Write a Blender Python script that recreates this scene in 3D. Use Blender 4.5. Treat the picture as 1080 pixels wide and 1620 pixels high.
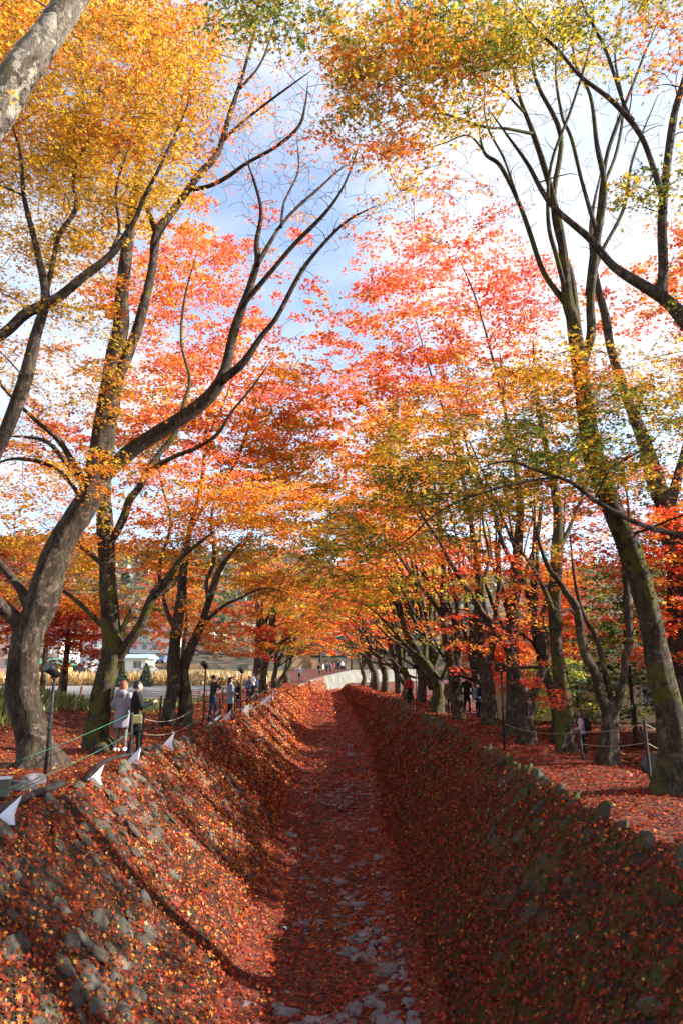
import bpy, bmesh, math, random
import numpy as np
from mathutils import Vector, Matrix

for o in list(bpy.data.objects):
    bpy.data.objects.remove(o)
scene = bpy.context.scene
COL = scene.collection
rng = np.random.default_rng(11)
random.seed(11)

# ------------------------------------------------------------------ camera
F = 1100.0                       # focal length in pixels of the 1080 x 1620 picture
CAM = np.array([0.0, 0.0, 1.95])
PITCH = math.atan(248.0 / F)
cp, sp = math.cos(PITCH), math.sin(PITCH)
cam_data = bpy.data.cameras.new('camera')
cam = bpy.data.objects.new('camera', cam_data)
COL.objects.link(cam)
cam.location = CAM
cam.rotation_euler = (math.pi / 2 + PITCH, 0, 0)
cam_data.sensor_fit = 'VERTICAL'
cam_data.sensor_height = 36.0
cam_data.lens = F / 1620.0 * 36.0
cam_data.clip_end = 6000
cam_data.clip_start = 0.1
scene.camera = cam

# ------------------------------------------------------------------ light and exposure
SUN_AZ = math.radians(88)        # to the right of the view direction (+Y)
SUN_EL = math.radians(30)
world = bpy.data.worlds.new('World')
scene.world = world
world.use_nodes = True
wn, wl = world.node_tree.nodes, world.node_tree.links
wn.clear()
w_out = wn.new('ShaderNodeOutputWorld')
w_bg = wn.new('ShaderNodeBackground')
w_bg.inputs['Strength'].default_value = 0.115
w_sky = wn.new('ShaderNodeTexSky')
w_sky.sky_type = 'NISHITA'
w_sky.sun_disc = False
w_sky.sun_elevation = SUN_EL
w_sky.sun_rotation = SUN_AZ
w_sky.altitude = 800
w_sky.air_density = 1.0
w_sky.dust_density = 0.2
w_sky.ozone_density = 1.5
w_tc = wn.new('ShaderNodeTexCoord')
w_map = wn.new('ShaderNodeMapping')
w_map.inputs['Rotation'].default_value = (0, 0, .15)
w_map.inputs['Scale'].default_value = (1.0, 1.0, 1.9)
w_map.inputs['Location'].default_value = (-1.65, -3.49, 1.51)
w_noise = wn.new('ShaderNodeTexNoise')
w_noise.inputs['Scale'].default_value = 2.1
w_noise.inputs['Detail'].default_value = 7
w_noise.inputs['Roughness'].default_value = 0.58
w_ramp = wn.new('ShaderNodeValToRGB')
w_ramp.color_ramp.elements[0].position = 0.40
w_ramp.color_ramp.elements[1].position = 0.66
w_ramp.color_ramp.elements[0].color = (.18, .18, .18, 1)
w_mix = wn.new('ShaderNodeMix')
w_mix.data_type = 'RGBA'
w_mix.inputs['B'].default_value = (3.3, 3.35, 3.5, 1)
wl.new(w_tc.outputs['Generated'], w_map.inputs['Vector'])
wl.new(w_map.outputs['Vector'], w_noise.inputs['Vector'])
wl.new(w_noise.outputs['Fac'], w_ramp.inputs['Fac'])
wl.new(w_ramp.outputs['Color'], w_mix.inputs['Factor'])
wl.new(w_sky.outputs['Color'], w_mix.inputs['A'])
wl.new(w_mix.outputs['Result'], w_bg.inputs['Color'])
wl.new(w_bg.outputs['Background'], w_out.inputs['Surface'])

sun_data = bpy.data.lights.new('sun', 'SUN')
sun = bpy.data.objects.new('sun', sun_data)
COL.objects.link(sun)
sun_data.energy = 5.0
sun_data.angle = math.radians(0.5)
sun_data.color = (1.0, 0.93, 0.82)
SUN_DIR = Vector((math.sin(SUN_AZ) * math.cos(SUN_EL), math.cos(SUN_AZ) * math.cos(SUN_EL), math.sin(SUN_EL)))
sun.rotation_euler = SUN_DIR.to_track_quat('Z', 'Y').to_euler()
sun.location = (40, 10, 40)

scene.view_settings.view_transform = 'Standard'
scene.view_settings.look = 'None'
scene.view_settings.exposure = 1.72
scene.view_settings.gamma = 1.0
scene.render.engine = 'CYCLES'
scene.cycles.max_bounces = 7
scene.cycles.diffuse_bounces = 4
scene.cycles.glossy_bounces = 2
scene.cycles.transmission_bounces = 4
scene.cycles.sample_clamp_indirect = 6.0

# ------------------------------------------------------------------ helpers: properties, pixels, meshes
def tag(o, label=None, cat=None, group=None, kind=None):
    if label: o['label'] = label
    if cat: o['category'] = cat
    if group: o['group'] = group
    if kind: o['kind'] = kind
    return o

def empty(name, loc=(0, 0, 0), rz=0.0):
    o = bpy.data.objects.new(name, None)
    o.empty_display_size = 0.2
    COL.objects.link(o)
    o.location = loc
    o.rotation_euler = (0, 0, rz)
    return o

def W(u, v, t):
    """point at picture position (u, v) of the 1080 x 1620 photograph, t metres along the view axis"""
    dx, dy = (u - 540.0) / F, (810.0 - v) / F
    return CAM + t * np.array([dx, cp - sp * dy, sp + cp * dy])

def depth(v, t):
    """view depth at picture height v of a thing standing upright at ground depth t"""
    return t * (cp + sp * 340.0 / F) / (cp - sp * (810.0 - max(v, -60)) / F)

def lin(c):
    c = np.asarray(c, float) / 255.0
    return np.where(c <= 0.04045, c / 12.92, ((c + 0.055) / 1.055) ** 2.4)

def wave(x, y, seed, n=7, lo=0.4, hi=3.0):
    """smooth pseudo-noise in about [-1, 1]"""
    r = np.random.default_rng(seed)
    out = 0
    tot = 0
    for i in range(n):
        k = lo * (hi / lo) ** (i / max(1, n - 1))
        a = r.uniform(0, 2 * math.pi)
        amp = k ** -0.45
        out = out + amp * np.sin(k * (x * math.cos(a) + y * math.sin(a)) + r.uniform(0, 6.28))
        tot += amp
    return out / tot * 1.6

def mesh_from(name, verts, faces, mats=(), cols=None, smooth=True):
    me = bpy.data.meshes.new(name)
    v = np.ascontiguousarray(verts, dtype=np.float32)
    if isinstance(faces, np.ndarray):
        n, k = faces.shape
        me.vertices.add(len(v)); me.vertices.foreach_set('co', v.ravel())
        me.loops.add(n * k); me.loops.foreach_set('vertex_index', np.ascontiguousarray(faces, dtype=np.int32).ravel())
        me.polygons.add(n)
        me.polygons.foreach_set('loop_start', np.arange(0, n * k, k, dtype=np.int32))
        me.update(calc_edges=True)
    else:
        me.from_pydata(v.tolist(), [], faces)
        me.update()
    if smooth:
        me.polygons.foreach_set('use_smooth', np.ones(len(me.polygons), dtype=bool))
    for m in mats:
        me.materials.append(m)
    if cols is not None:
        a = me.attributes.new('Col', 'FLOAT_COLOR', 'POINT')
        c = np.ones((len(v), 4), dtype=np.float32)
        c[:, :3] = cols
        a.data.foreach_set('color', c.ravel())
    return me

def obj(name, me, parent=None, loc=None):
    o = bpy.data.objects.new(name, me)
    COL.objects.link(o)
    if parent is not None:
        o.parent = parent
    if loc is not None:
        o.location = loc
    return o

class MB:
    """collects shapes; build() links them as one mesh object"""
    def __init__(self):
        self.v, self.f, self.n = [], [], 0
    def add(self, verts, faces):
        self.v.append(np.asarray(verts, float))
        self.f.extend([tuple(int(i) + self.n for i in f) for f in faces])
        self.n += len(verts)
        return self
    def box(self, c, s, rz=0.0, rx=0.0, bevel=0.0):
        x, y, z = np.array(s) / 2.0
        if bevel:
            b = min(bevel, x * .9, y * .9, z * .9)
            P = []
            for sx in (-1, 1):
                for sy in (-1, 1):
                    for sz in (-1, 1):
                        P += [(sx * x, sy * (y - b), sz * (z - b)), (sx * (x - b), sy * y, sz * (z - b)), (sx * (x - b), sy * (y - b), sz * z)]
            bm = bmesh.new()
            for p in P: bm.verts.new(p)
            r = bmesh.ops.convex_hull(bm, input=bm.verts[:])
            bm.verts.ensure_lookup_table(); bm.verts.index_update()
            V = np.array([tuple(q.co) for q in bm.verts]); Fc = [[q.index for q in f.verts] for f in bm.faces]
            bm.free()
        else:
            V = np.array([(a, b, c_) for a in (-x, x) for b in (-y, y) for c_ in (-z, z)])
            Fc = [(0, 1, 3, 2), (4, 6, 7, 5), (0, 4, 5, 1), (2, 3, 7, 6), (0, 2, 6, 4), (1, 5, 7, 3)]
        M = (Matrix.Rotation(rz, 3, 'Z') @ Matrix.Rotation(rx, 3, 'X'))
        V = V @ np.array(M).T + np.array(c)
        return self.add(V, Fc)
    def tube(self, pts, rad, sides=8, sub=0, **k):
        v, f = tube(pts, rad, sides, sub, **k)
        return self.add(v, f)
    def prism(self, poly, h, z0=0.0):
        n = len(poly)
        V = [(p[0], p[1], z0) for p in poly] + [(p[0], p[1], z0 + h) for p in poly]
        Fc = [tuple(range(n - 1, -1, -1)), tuple(range(n, 2 * n))] + [(i, (i + 1) % n, n + (i + 1) % n, n + i) for i in range(n)]
        return self.add(V, Fc)
    def build(self, name, mat, parent=None, smooth=False):
        me = mesh_from(name, np.concatenate(self.v), self.f, [mat] if mat else [], smooth=smooth)
        return obj(name, me, parent)

def catmull(P, sub):
    P = np.asarray(P, float)
    if sub <= 1 or len(P) < 3:
        return P
    Q = np.vstack([2 * P[0] - P[1], P, 2 * P[-1] - P[-2]])
    out = []
    for i in range(1, len(Q) - 2):
        for j in range(sub):
            s = j / sub
            a, b, c, d = Q[i - 1], Q[i], Q[i + 1], Q[i + 2]
            out.append(0.5 * ((2 * b) + (c - a) * s + (2 * a - 5 * b + 4 * c - d) * s * s + (3 * b - a - 3 * c + d) * s ** 3))
    out.append(P[-1])
    return np.array(out)

def tube(pts, rad, sides=8, sub=0, rough=0.0, seed=0, flare=0.0, cap=True):
    pts = np.asarray(pts, float)
    rad = np.broadcast_to(np.asarray(rad, float), (len(pts),))
    if sub > 1:
        q = catmull(np.column_stack([pts, rad]), sub)
        pts, rad = q[:, :3], np.maximum(q[:, 3], 1e-4)
    n = len(pts)
    T = np.gradient(pts, axis=0)
    T /= np.linalg.norm(T, axis=1)[:, None] + 1e-9
    ref = np.array([1.0, 0, 0]) if abs(T[0][0]) < 0.8 else np.array([0, 1.0, 0])
    A = np.cross(T[0], ref); A /= np.linalg.norm(A)
    ang = np.arange(sides) / sides * 2 * math.pi
    r_ = np.random.default_rng(seed)
    ph = r_.uniform(0, 6.28, 8)
    L = np.concatenate([[0], np.cumsum(np.linalg.norm(np.diff(pts, axis=0), axis=1))])
    V = np.zeros((n, sides, 3))
    for i in range(n):
        A = A - T[i] * A.dot(T[i]); A /= np.linalg.norm(A) + 1e-9
        B = np.cross(T[i], A)
        m = np.ones(sides)
        if rough:
            m += rough * (0.5 * np.sin(3 * ang + ph[0] + .5 * L[i]) + .35 * np.sin(5 * ang + ph[1] - .7 * L[i])
                          + .4 * np.sin(2 * ang + ph[2] + 2.1 * L[i]) + .3 * np.sin(7 * ang + ph[3] + 1.3 * L[i]))
            m += rough * .45 * math.sin(3.1 * L[i] + ph[4]) + rough * .35 * np.sin(ang + 4.7 * L[i] + ph[5])
            if sides > 20:
                m += rough * (.35 * np.sin(9 * ang + 2.3 * L[i] + ph[1]) + .3 * np.sin(4 * ang - 6.5 * L[i] + ph[2]) + .22 * np.sin(6 * ang + 11.0 * L[i] + ph[3]))
        if flare:
            k = math.exp(-L[i] / 0.33)
            m += flare * k * np.maximum(0, .55 + .6 * np.sin(5 * ang + ph[6]) + .3 * np.sin(3 * ang + ph[7]))
        V[i] = pts[i] + rad[i] * m[:, None] * (np.cos(ang)[:, None] * A + np.sin(ang)[:, None] * B)
    V = V.reshape(-1, 3)
    Fc = []
    for i in range(n - 1):
        for j in range(sides):
            k = (j + 1) % sides
            Fc.append((i * sides + j, i * sides + k, (i + 1) * sides + k, (i + 1) * sides + j))
    if cap:
        Fc.append(tuple(range(sides - 1, -1, -1)))
        Fc.append(tuple((n - 1) * sides + j for j in range(sides)))
    return V, Fc

# ------------------------------------------------------------------ materials
def material(name):
    m = bpy.data.materials.new(name)
    m.use_nodes = True
    nt = m.node_tree
    nt.nodes.clear()
    return m, nt.nodes, nt.links

def ramp(nodes, stops):
    r = nodes.new('ShaderNodeValToRGB')
    e = r.color_ramp.elements
    while len(e) < len(stops): e.new(0.5)
    for q, (p, c) in zip(e, stops):
        q.position = p
        q.color = (*c, 1)
    return r

def noise(nodes, links, scale, detail=4, rough=.55, vec=None, dist=0.0):
    n = nodes.new('ShaderNodeTexNoise')
    n.inputs['Scale'].default_value = scale
    n.inputs['Detail'].default_value = detail
    n.inputs['Roughness'].default_value = rough
    n.inputs['Distortion'].default_value = dist
    if vec is not None: links.new(vec, n.inputs['Vector'])
    return n

def mixc(nodes, links, fac, a, b):
    m = nodes.new('ShaderNodeMix')
    m.data_type = 'RGBA'
    for s, x in (('Factor', fac), ('A', a), ('B', b)):
        if hasattr(x, 'node'):
            links.new(x, m.inputs[s])
        elif s == 'Factor':
            m.inputs[s].default_value = x
        else:
            m.inputs[s].default_value = (*x, 1)
    return m.outputs['Result']

def bsdf(nodes, links, color, rough=.8, bump=None, bstr=.4, bdist=.02, spec=.3):
    b = nodes.new('ShaderNodeBsdfPrincipled')
    o = nodes.new('ShaderNodeOutputMaterial')
    if hasattr(color, 'node'): links.new(color, b.inputs['Base Color'])
    else: b.inputs['Base Color'].default_value = (*color, 1)
    b.inputs['Roughness'].default_value = rough
    b.inputs['Specular IOR Level'].default_value = spec
    if bump is not None:
        bp = nodes.new('ShaderNodeBump')
        bp.inputs['Strength'].default_value = bstr
        bp.inputs['Distance'].default_value = bdist
        links.new(bump, bp.inputs['Height'])
        links.new(bp.outputs['Normal'], b.inputs['Normal'])
    links.new(b.outputs['BSDF'], o.inputs['Surface'])
    return b

def simple(name, color, rough=.7, var=.25, scale=6.0, spec=.3, bstr=.15):
    m, n, l = material(name)
    tc = n.new('ShaderNodeNewGeometry')
    ns = noise(n, l, scale, 5, .6, tc.outputs['Position'])
    c = np.array(color, float)
    col = mixc(n, l, ns.outputs['Fac'], tuple(c * (1 - var)), tuple(np.minimum(c * (1 + var), .95)))
    bsdf(n, l, col, rough, ns.outputs['Fac'], bstr, .01, spec)
    return m

def leaf_material(name, trans=.5, gloss=.06):
    m, n, l = material(name)
    at = n.new('ShaderNodeAttribute'); at.attribute_name = 'Col'
    d = n.new('ShaderNodeBsdfDiffuse')
    t = n.new('ShaderNodeBsdfTranslucent')
    g = n.new('ShaderNodeBsdfGlossy'); g.inputs['Roughness'].default_value = .45
    l.new(at.outputs['Color'], d.inputs['Color'])
    gm = n.new('ShaderNodeGamma'); gm.inputs['Gamma'].default_value = .82
    l.new(at.outputs['Color'], gm.inputs['Color'])
    l.new(gm.outputs['Color'], t.inputs['Color'])
    mx = n.new('ShaderNodeMixShader'); mx.inputs['Fac'].default_value = trans
    l.new(d.outputs[0], mx.inputs[1]); l.new(t.outputs[0], mx.inputs[2])
    mg = n.new('ShaderNodeMixShader'); mg.inputs['Fac'].default_value = gloss
    l.new(mx.outputs[0], mg.inputs[1]); l.new(g.outputs[0], mg.inputs[2])
    o = n.new('ShaderNodeOutputMaterial')
    l.new(mg.outputs[0], o.inputs['Surface'])
    return m

def bark_material(name, dark, light, moss_amt, lichen=.56):
    m, n, l = material(name)
    geo = n.new('ShaderNodeNewGeometry')
    mp = n.new('ShaderNodeMapping'); mp.inputs['Scale'].default_value = (1, 1, .28)
    l.new(geo.outputs['Position'], mp.inputs['Vector'])
    n1 = noise(n, l, 13, 9, .7, mp.outputs['Vector'], 1.0)
    n2 = noise(n, l, 5.5, 6, .68, geo.outputs['Position'], .5)
    n3 = noise(n, l, 34, 5, .65, geo.outputs['Position'])
    n5 = noise(n, l, 1.3, 4, .6, geo.outputs['Position'], .4)
    base = ramp(n, [(.32, dark), (.5, tuple((np.array(dark) * .6 + np.array(light) * .4))), (.68, light)])
    l.new(n1.outputs['Fac'], base.inputs['Fac'])
    big = ramp(n, [(.35, (.62, .58, .55)), (.65, (1.2, 1.2, 1.2))]); l.new(n5.outputs['Fac'], big.inputs['Fac'])
    mm = n.new('ShaderNodeMix'); mm.data_type = 'RGBA'; mm.blend_type = 'MULTIPLY'; mm.inputs['Factor'].default_value = 1
    l.new(base.outputs['Color'], mm.inputs['A']); l.new(big.outputs['Color'], mm.inputs['B'])
    lic = ramp(n, [(lichen, (0, 0, 0)), (lichen + .05, (.8, .8, .8))])
    l.new(n2.outputs['Fac'], lic.inputs['Fac'])
    c = mixc(n, l, lic.outputs['Color'], mm.outputs['Result'], tuple(np.minimum(np.array(light) * 1.45, .6)))
    mo = ramp(n, [(max(.02, .62 - moss_amt), (0, 0, 0)), (max(.08, .70 - moss_amt), (1, 1, 1))])
    n4 = noise(n, l, 2.2, 6, .7, geo.outputs['Position'], .4)
    l.new(n4.outputs['Fac'], mo.inputs['Fac'])
    mossc = mixc(n, l, n3.outputs['Fac'], (.025, .028, .006), (.12, .105, .02))
    c = mixc(n, l, mo.outputs['Color'], c, mossc)
    ad = n.new('ShaderNodeMath'); ad.operation = 'MULTIPLY_ADD'; ad.inputs[1].default_value = .5
    l.new(n3.outputs['Fac'], ad.inputs[0]); l.new(n1.outputs['Fac'], ad.inputs[2])
    bsdf(n, l, c, .88, ad.outputs[0], 1.0, .05, .15)
    return m

def litter_material(name, stops, scale=13.0):
    m, n, l = material(name)
    geo = n.new('ShaderNodeNewGeometry')
    wob = noise(n, l, 30, 2, .5, geo.outputs['Position'])
    vm = n.new('ShaderNodeVectorMath'); vm.operation = 'MULTIPLY_ADD'
    vm.inputs[1].default_value = (.04, .04, .04)
    l.new(wob.outputs['Color'], vm.inputs[0]); l.new(geo.outputs['Position'], vm.inputs[2])
    vo = n.new('ShaderNodeTexVoronoi'); vo.inputs['Scale'].default_value = scale
    l.new(vm.outputs[0], vo.inputs['Vector'])
    sep = n.new('ShaderNodeSeparateColor'); l.new(vo.outputs['Color'], sep.inputs[0])
    r = ramp(n, stops); l.new(sep.outputs[0], r.inputs['Fac'])
    n2 = noise(n, l, .7, 4, .6, geo.outputs['Position'])
    r2 = ramp(n, [(.3, (.6, .6, .6)), (.7, (1, 1, 1))]); l.new(n2.outputs['Fac'], r2.inputs['Fac'])
    mm = n.new('ShaderNodeMix'); mm.data_type = 'RGBA'; mm.blend_type = 'MULTIPLY'; mm.inputs['Factor'].default_value = 1
    l.new(r.outputs['Color'], mm.inputs['A']); l.new(r2.outputs['Color'], mm.inputs['B'])
    ad = n.new('ShaderNodeMath'); ad.operation = 'SUBTRACT'
    l.new(sep.outputs[1], ad.inputs[0]); l.new(vo.outputs['Distance'], ad.inputs[1])
    bsdf(n, l, mm.outputs['Result'], .75, ad.outputs[0], .8, .05, .25)
    return m

def wall_material(name, moss, lit):
    m, n, l = material(name)
    geo = n.new('ShaderNodeNewGeometry')
    vo = n.new('ShaderNodeTexVoronoi'); vo.inputs['Scale'].default_value = 14
    l.new(geo.outputs['Position'], vo.inputs['Vector'])
    sep = n.new('ShaderNodeSeparateColor'); l.new(vo.outputs['Color'], sep.inputs[0])
    lc = ramp(n, [(0, (.03, .009, .006)), (.5, (.10, .018, .010)), (1, (.19, .045, .018))]); l.new(sep.outputs[0], lc.inputs['Fac'])
    n1 = noise(n, l, 9, 6, .65, geo.outputs['Position'], .4)
    n2 = noise(n, l, 2.3, 6, .7, geo.outputs['Position'], .4)
    n3 = noise(n, l, 3.1, 6, .7, geo.outputs['Position'], .8)
    soil = mixc(n, l, n1.outputs['Fac'], (.008, .006, .004), (.055, .044, .033))
    mossc = mixc(n, l, n1.outputs['Fac'], (.012, .014, .003), (.075, .070, .012))
    r1 = ramp(n, [(.60 - moss, (0, 0, 0)), (.68 - moss, (1, 1, 1))]); l.new(n2.outputs['Fac'], r1.inputs['Fac'])
    c = mixc(n, l, r1.outputs['Color'], soil, mossc)
    r2 = ramp(n, [(.55 - lit, (0, 0, 0)), (.62 - lit, (1, 1, 1))]); l.new(n3.outputs['Fac'], r2.inputs['Fac'])
    c = mixc(n, l, r2.outputs['Color'], c, lc.outputs['Color'])
    ad = n.new('ShaderNodeMath'); ad.operation = 'MULTIPLY_ADD'; ad.inputs[1].default_value = .5
    l.new(sep.outputs[1], ad.inputs[0]); l.new(n1.outputs['Fac'], ad.inputs[2])
    bsdf(n, l, c, .85, ad.outputs[0], 1.0, .06, .15)
    return m
M_WALL_L = wall_material('wall_earth', .0, .06)
M_WALL_R = wall_material('wall_earth_mossy', .14, .03)
LITTER_STOPS = [(0.0, (.025, .008, .006)), (.3, (.075, .015, .010)), (.55, (.12, .021, .011)), (.8, (.17, .038, .016)), (1.0, (.20, .075, .023))]
M_LEAF = leaf_material('maple_leaf', .55)
M_FALLEN = leaf_material('fallen_leaf', .22, .02)
M_BARK = bark_material('bark_grey', (.011, .008, .006), (.105, .078, .058), .03)
M_BARK_MOSS = bark_material('bark_mossy', (.010, .007, .005), (.095, .072, .053), .13)
M_BARK_SUNLIT = bark_material('bark_sunlit', (.07, .058, .046), (.30, .26, .21), .03, .52)  # sunlight on the near left limb, put into a lighter bark colour
M_TWIG = simple('twig_bark', (.026, .018, .014), .85, .4, 14)
M_LITTER = litter_material('leaf_litter', LITTER_STOPS)
M_LITTER_BROWN = litter_material('leaf_litter_trodden', [(0.0, (.03, .012, .009)), (.4, (.09, .025, .018)), (.7, (.17, .038, .022)), (1.0, (.23, .075, .03))])

def stone_material(name, a, b, moss):
    m, n, l = material(name)
    geo = n.new('ShaderNodeNewGeometry')
    oi = n.new('ShaderNodeObjectInfo')
    n1 = noise(n, l, 7, 7, .62, geo.outputs['Position'], .3)
    n2 = noise(n, l, 2.6, 4, .6, geo.outputs['Position'])
    c = mixc(n, l, n1.outputs['Fac'], a, b)
    hs = n.new('ShaderNodeHueSaturation'); l.new(c, hs.inputs['Color'])
    mr = n.new('ShaderNodeMapRange'); mr.inputs['To Min'].default_value = .6; mr.inputs['To Max'].default_value = 1.25
    l.new(oi.outputs['Random'], mr.inputs['Value']); l.new(mr.outputs[0], hs.inputs['Value'])
    mo = ramp(n, [(.66 - moss, (0, 0, 0)), (.76 - moss, (1, 1, 1))]); l.new(n2.outputs['Fac'], mo.inputs['Fac'])
    n3 = noise(n, l, 40, 3, .6, geo.outputs['Position'])
    mc = mixc(n, l, n3.outputs['Fac'], (.008, .010, .002), (.080, .074, .012))
    c2 = mixc(n, l, mo.outputs['Color'], hs.outputs['Color'], mc)
    bsdf(n, l, c2, .85, n1.outputs['Fac'], 1.0, .05, .2)
    return m
M_STONE = stone_material('wall_stone', (.03, .026, .021), (.17, .148, .115), .06)
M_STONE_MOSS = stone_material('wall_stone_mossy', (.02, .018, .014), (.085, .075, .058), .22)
M_COBBLE = stone_material('bed_cobble', (.075, .062, .068), (.25, .215, .23), -.05)
M_BLACK = simple('black_metal', (.012, .012, .014), .5, .3, 20, .4)
M_POST = simple('fence_post_dark', (.03, .028, .028), .6, .35, 20, .3)
M_ROPE_G = simple('green_rope', (.02, .12, .08), .6)
M_ROPE_W = simple('pale_rope', (.26, .22, .17), .8)
M_PAPER = simple('white_paper', (.72, .70, .78), .7, .06, 5, .2)
M_PIPE = simple('black_hose', (.018, .016, .016), .5, .3, 12, .4)
M_ROCK = stone_material('dark_rock', (.03, .03, .032), (.12, .11, .105), -.08)
M_WOOD = simple('weathered_wood', (.16, .075, .040), .8, .3, 12)
m_, n_, l_ = material('channel_concrete')
g_ = n_.new('ShaderNodeNewGeometry'); mp_ = n_.new('ShaderNodeMapping'); mp_.inputs['Scale'].default_value = (1, 1, .18)
l_.new(g_.outputs['Position'], mp_.inputs['Vector'])
q1, q2 = noise(n_, l_, 1.3, 8, .7, mp_.outputs['Vector'], .3), noise(n_, l_, 6, 5, .6, g_.outputs['Position'])
c_ = ramp(n_, [(.3, (.06, .055, .045)), (.5, (.13, .125, .105)), (.7, (.20, .19, .165))]); l_.new(q1.outputs['Fac'], c_.inputs['Fac'])
bsdf(n_, l_, c_.outputs['Color'], .9, q2.outputs['Fac'], .6, .05, .2); M_CONC = m_

# ------------------------------------------------------------------ terrain: a stone-lined channel between two banks
def le(y): return np.interp(y, [-30, 50, 61, 80, 90, 100, 110, 120, 130, 150, 170], [-4.35, -4.4, -4.8, -4.7, -3.8, -2.2, -.3, 2, 5, 12, 22])
def re(y): return np.interp(y, [-30, 40, 58, 80, 93, 98, 104, 112, 130, 170], [3.6, 3.5, 2.65, 1.4, .75, 1.6, 5, 10, 20, 45])
def lt(y): return np.interp(y, [-30, 78, 120, 400], [0, 0, 1.7, 2.2])
def bedz(y): return np.interp(y, [-30, 20, 82, 400], [-2.6, -2.6, -1.2, -1.1])
def lb(y): return le(y) + (lt(y) - bedz(y)) * np.interp(y, [-30, 76, 84, 400], [1, 1, .35, .3])
def rb(y): return re(y) + bedz(y) * .87
def sstep(a, b, x):
    t = np.clip((x - a) / (b - a), 0, 1)
    return t * t * (3 - 2 * t)

def gz_left(x, y):
    d = le(y) - x
    z = lt(y) + .05 * wave(x, y, 3, lo=.3, hi=2.0) * sstep(0, 1.2, d) + .03 * sstep(0.2, 1.5, d)
    z = z + 1.05 * np.exp(-((x + 11.0) / 2.0) ** 2 - ((y - 24.0) / 6.0) ** 2)
    return z + .012 * np.maximum(0, d - 60)
def gz_right(x, y):
    d = x - re(y)
    return -.9 * sstep(1.9, 4.4, d) + .05 * wave(x, y, 5, lo=.3, hi=2.0) * sstep(0, 1.2, d) + .012 * np.maximum(0, d - 60)
def gz_bed(x, y):
    a, b = lb(y), rb(y)
    e = np.minimum(x - a, b - x)
    return bedz(y) + .30 * np.exp(-(np.maximum(e, 0) / .35) ** 1.4) + .05 * wave(x, y, 9, lo=1.0, hi=5.0)
def pile(s, r, seed):
    """depth of the leaf drift on a wall, r = 0 at the top edge, 1 at the foot"""
    p = .065 + .050 * wave(s, r * 3.7, seed, 9, .5, 6.0) + .07 * sstep(.62, .98, r) + .05 * np.exp(-((r - .0) / .05) ** 2) * 0
    return np.clip(p, 0, .16)
NL = np.array([1, 0, 1]) / math.sqrt(2)
NR = np.array([-1, 0, .87]) / math.hypot(1, .87)
def wall_left(s, r, h=0.0):
    x0, x1 = le(s), lb(s)
    z0, z1 = lt(s), bedz(s) + .10
    return np.stack([x0 + (x1 - x0) * r, s, z0 + (z1 - z0) * r], -1) + np.asarray(h)[..., None] * NL
def wall_right(s, r, h=0.0):
    x0, x1 = re(s), rb(s)
    z1 = bedz(s) + .10
    return np.stack([x0 + (x1 - x0) * r, s, z1 * r], -1) + np.asarray(h)[..., None] * NR
def gz(x, y):
    x, y = float(x), float(y)
    if x < le(y): return float(gz_left(x, y))
    if x > re(y): return float(gz_right(x, y))
    if x < lb(y): return float(lt(y) + (bedz(y) - lt(y)) * (x - le(y)) / (lb(y) - le(y)))
    if x > rb(y): return float(bedz(y) * (re(y) - x) / (re(y) - rb(y)))
    return float(gz_bed(x, y))
def hit(u, v):
    t = 4.0
    while t < 400:
        p = W(u, v, t)
        if p[2] < gz(p[0], p[1]): break
        t += .05 if t < 60 else .3
    return t

def grid_mesh(name, PX, mats):
    a, b = PX.shape[:2]
    idx = np.arange(a * b).reshape(a, b)
    q = np.stack([idx[:-1, :-1], idx[:-1, 1:], idx[1:, 1:], idx[1:, :-1]], -1).reshape(-1, 4)
    return mesh_from(name, PX.reshape(-1, 3), q, mats)

ys_near = np.concatenate([np.arange(-14, 5, 1.0), np.arange(5, 30, .14), np.arange(30, 60, .5), np.arange(60, 175, 1.0)])
ys_far = np.concatenate([np.arange(-30, 5, 2.5), np.arange(5, 40, .4), np.arange(40, 80, 1.0), np.arange(80, 180, 2), [200, 240, 300, 380, 500, 700, 1000]])
# left bank and the land beyond it, right bank likewise
d_out = np.concatenate([[0, .03, .08], np.arange(.2, 6, .25), np.arange(6, 16, .8), [17, 20, 25, 32, 42, 60, 90, 140, 220, 350, 560, 900]])
Y, D = np.meshgrid(ys_far, d_out, indexing='ij')
X = le(Y) - D
left_ground = obj('ground', grid_mesh('ground', np.stack([X, Y, gz_left(X, Y) - .10 * (D < .01)], -1)[:, ::-1], [M_LITTER]))
tag(left_ground, 'leaf covered left bank and flat land behind its trees', 'ground', kind='structure')
X = re(Y) + D
right_ground = obj('ground', grid_mesh('ground', np.stack([X, Y, gz_right(X, Y) - .10 * (D < .01)], -1), [M_LITTER]))
tag(right_ground, 'leaf covered right bank and lower path behind its trees', 'ground', kind='structure')
# bed
xs = np.linspace(0, 1, 30)
Y, S = np.meshgrid(ys_near, xs, indexing='ij')
X = lb(Y) - .15 + (rb(Y) - lb(Y) + .3) * S
bed = obj('channel_bed', grid_mesh('channel_bed', np.stack([X, Y, gz_bed(X, Y)], -1), [M_LITTER]))
tag(bed, 'dry channel bed of cobbles under red leaves', 'channel bed', kind='structure')
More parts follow.
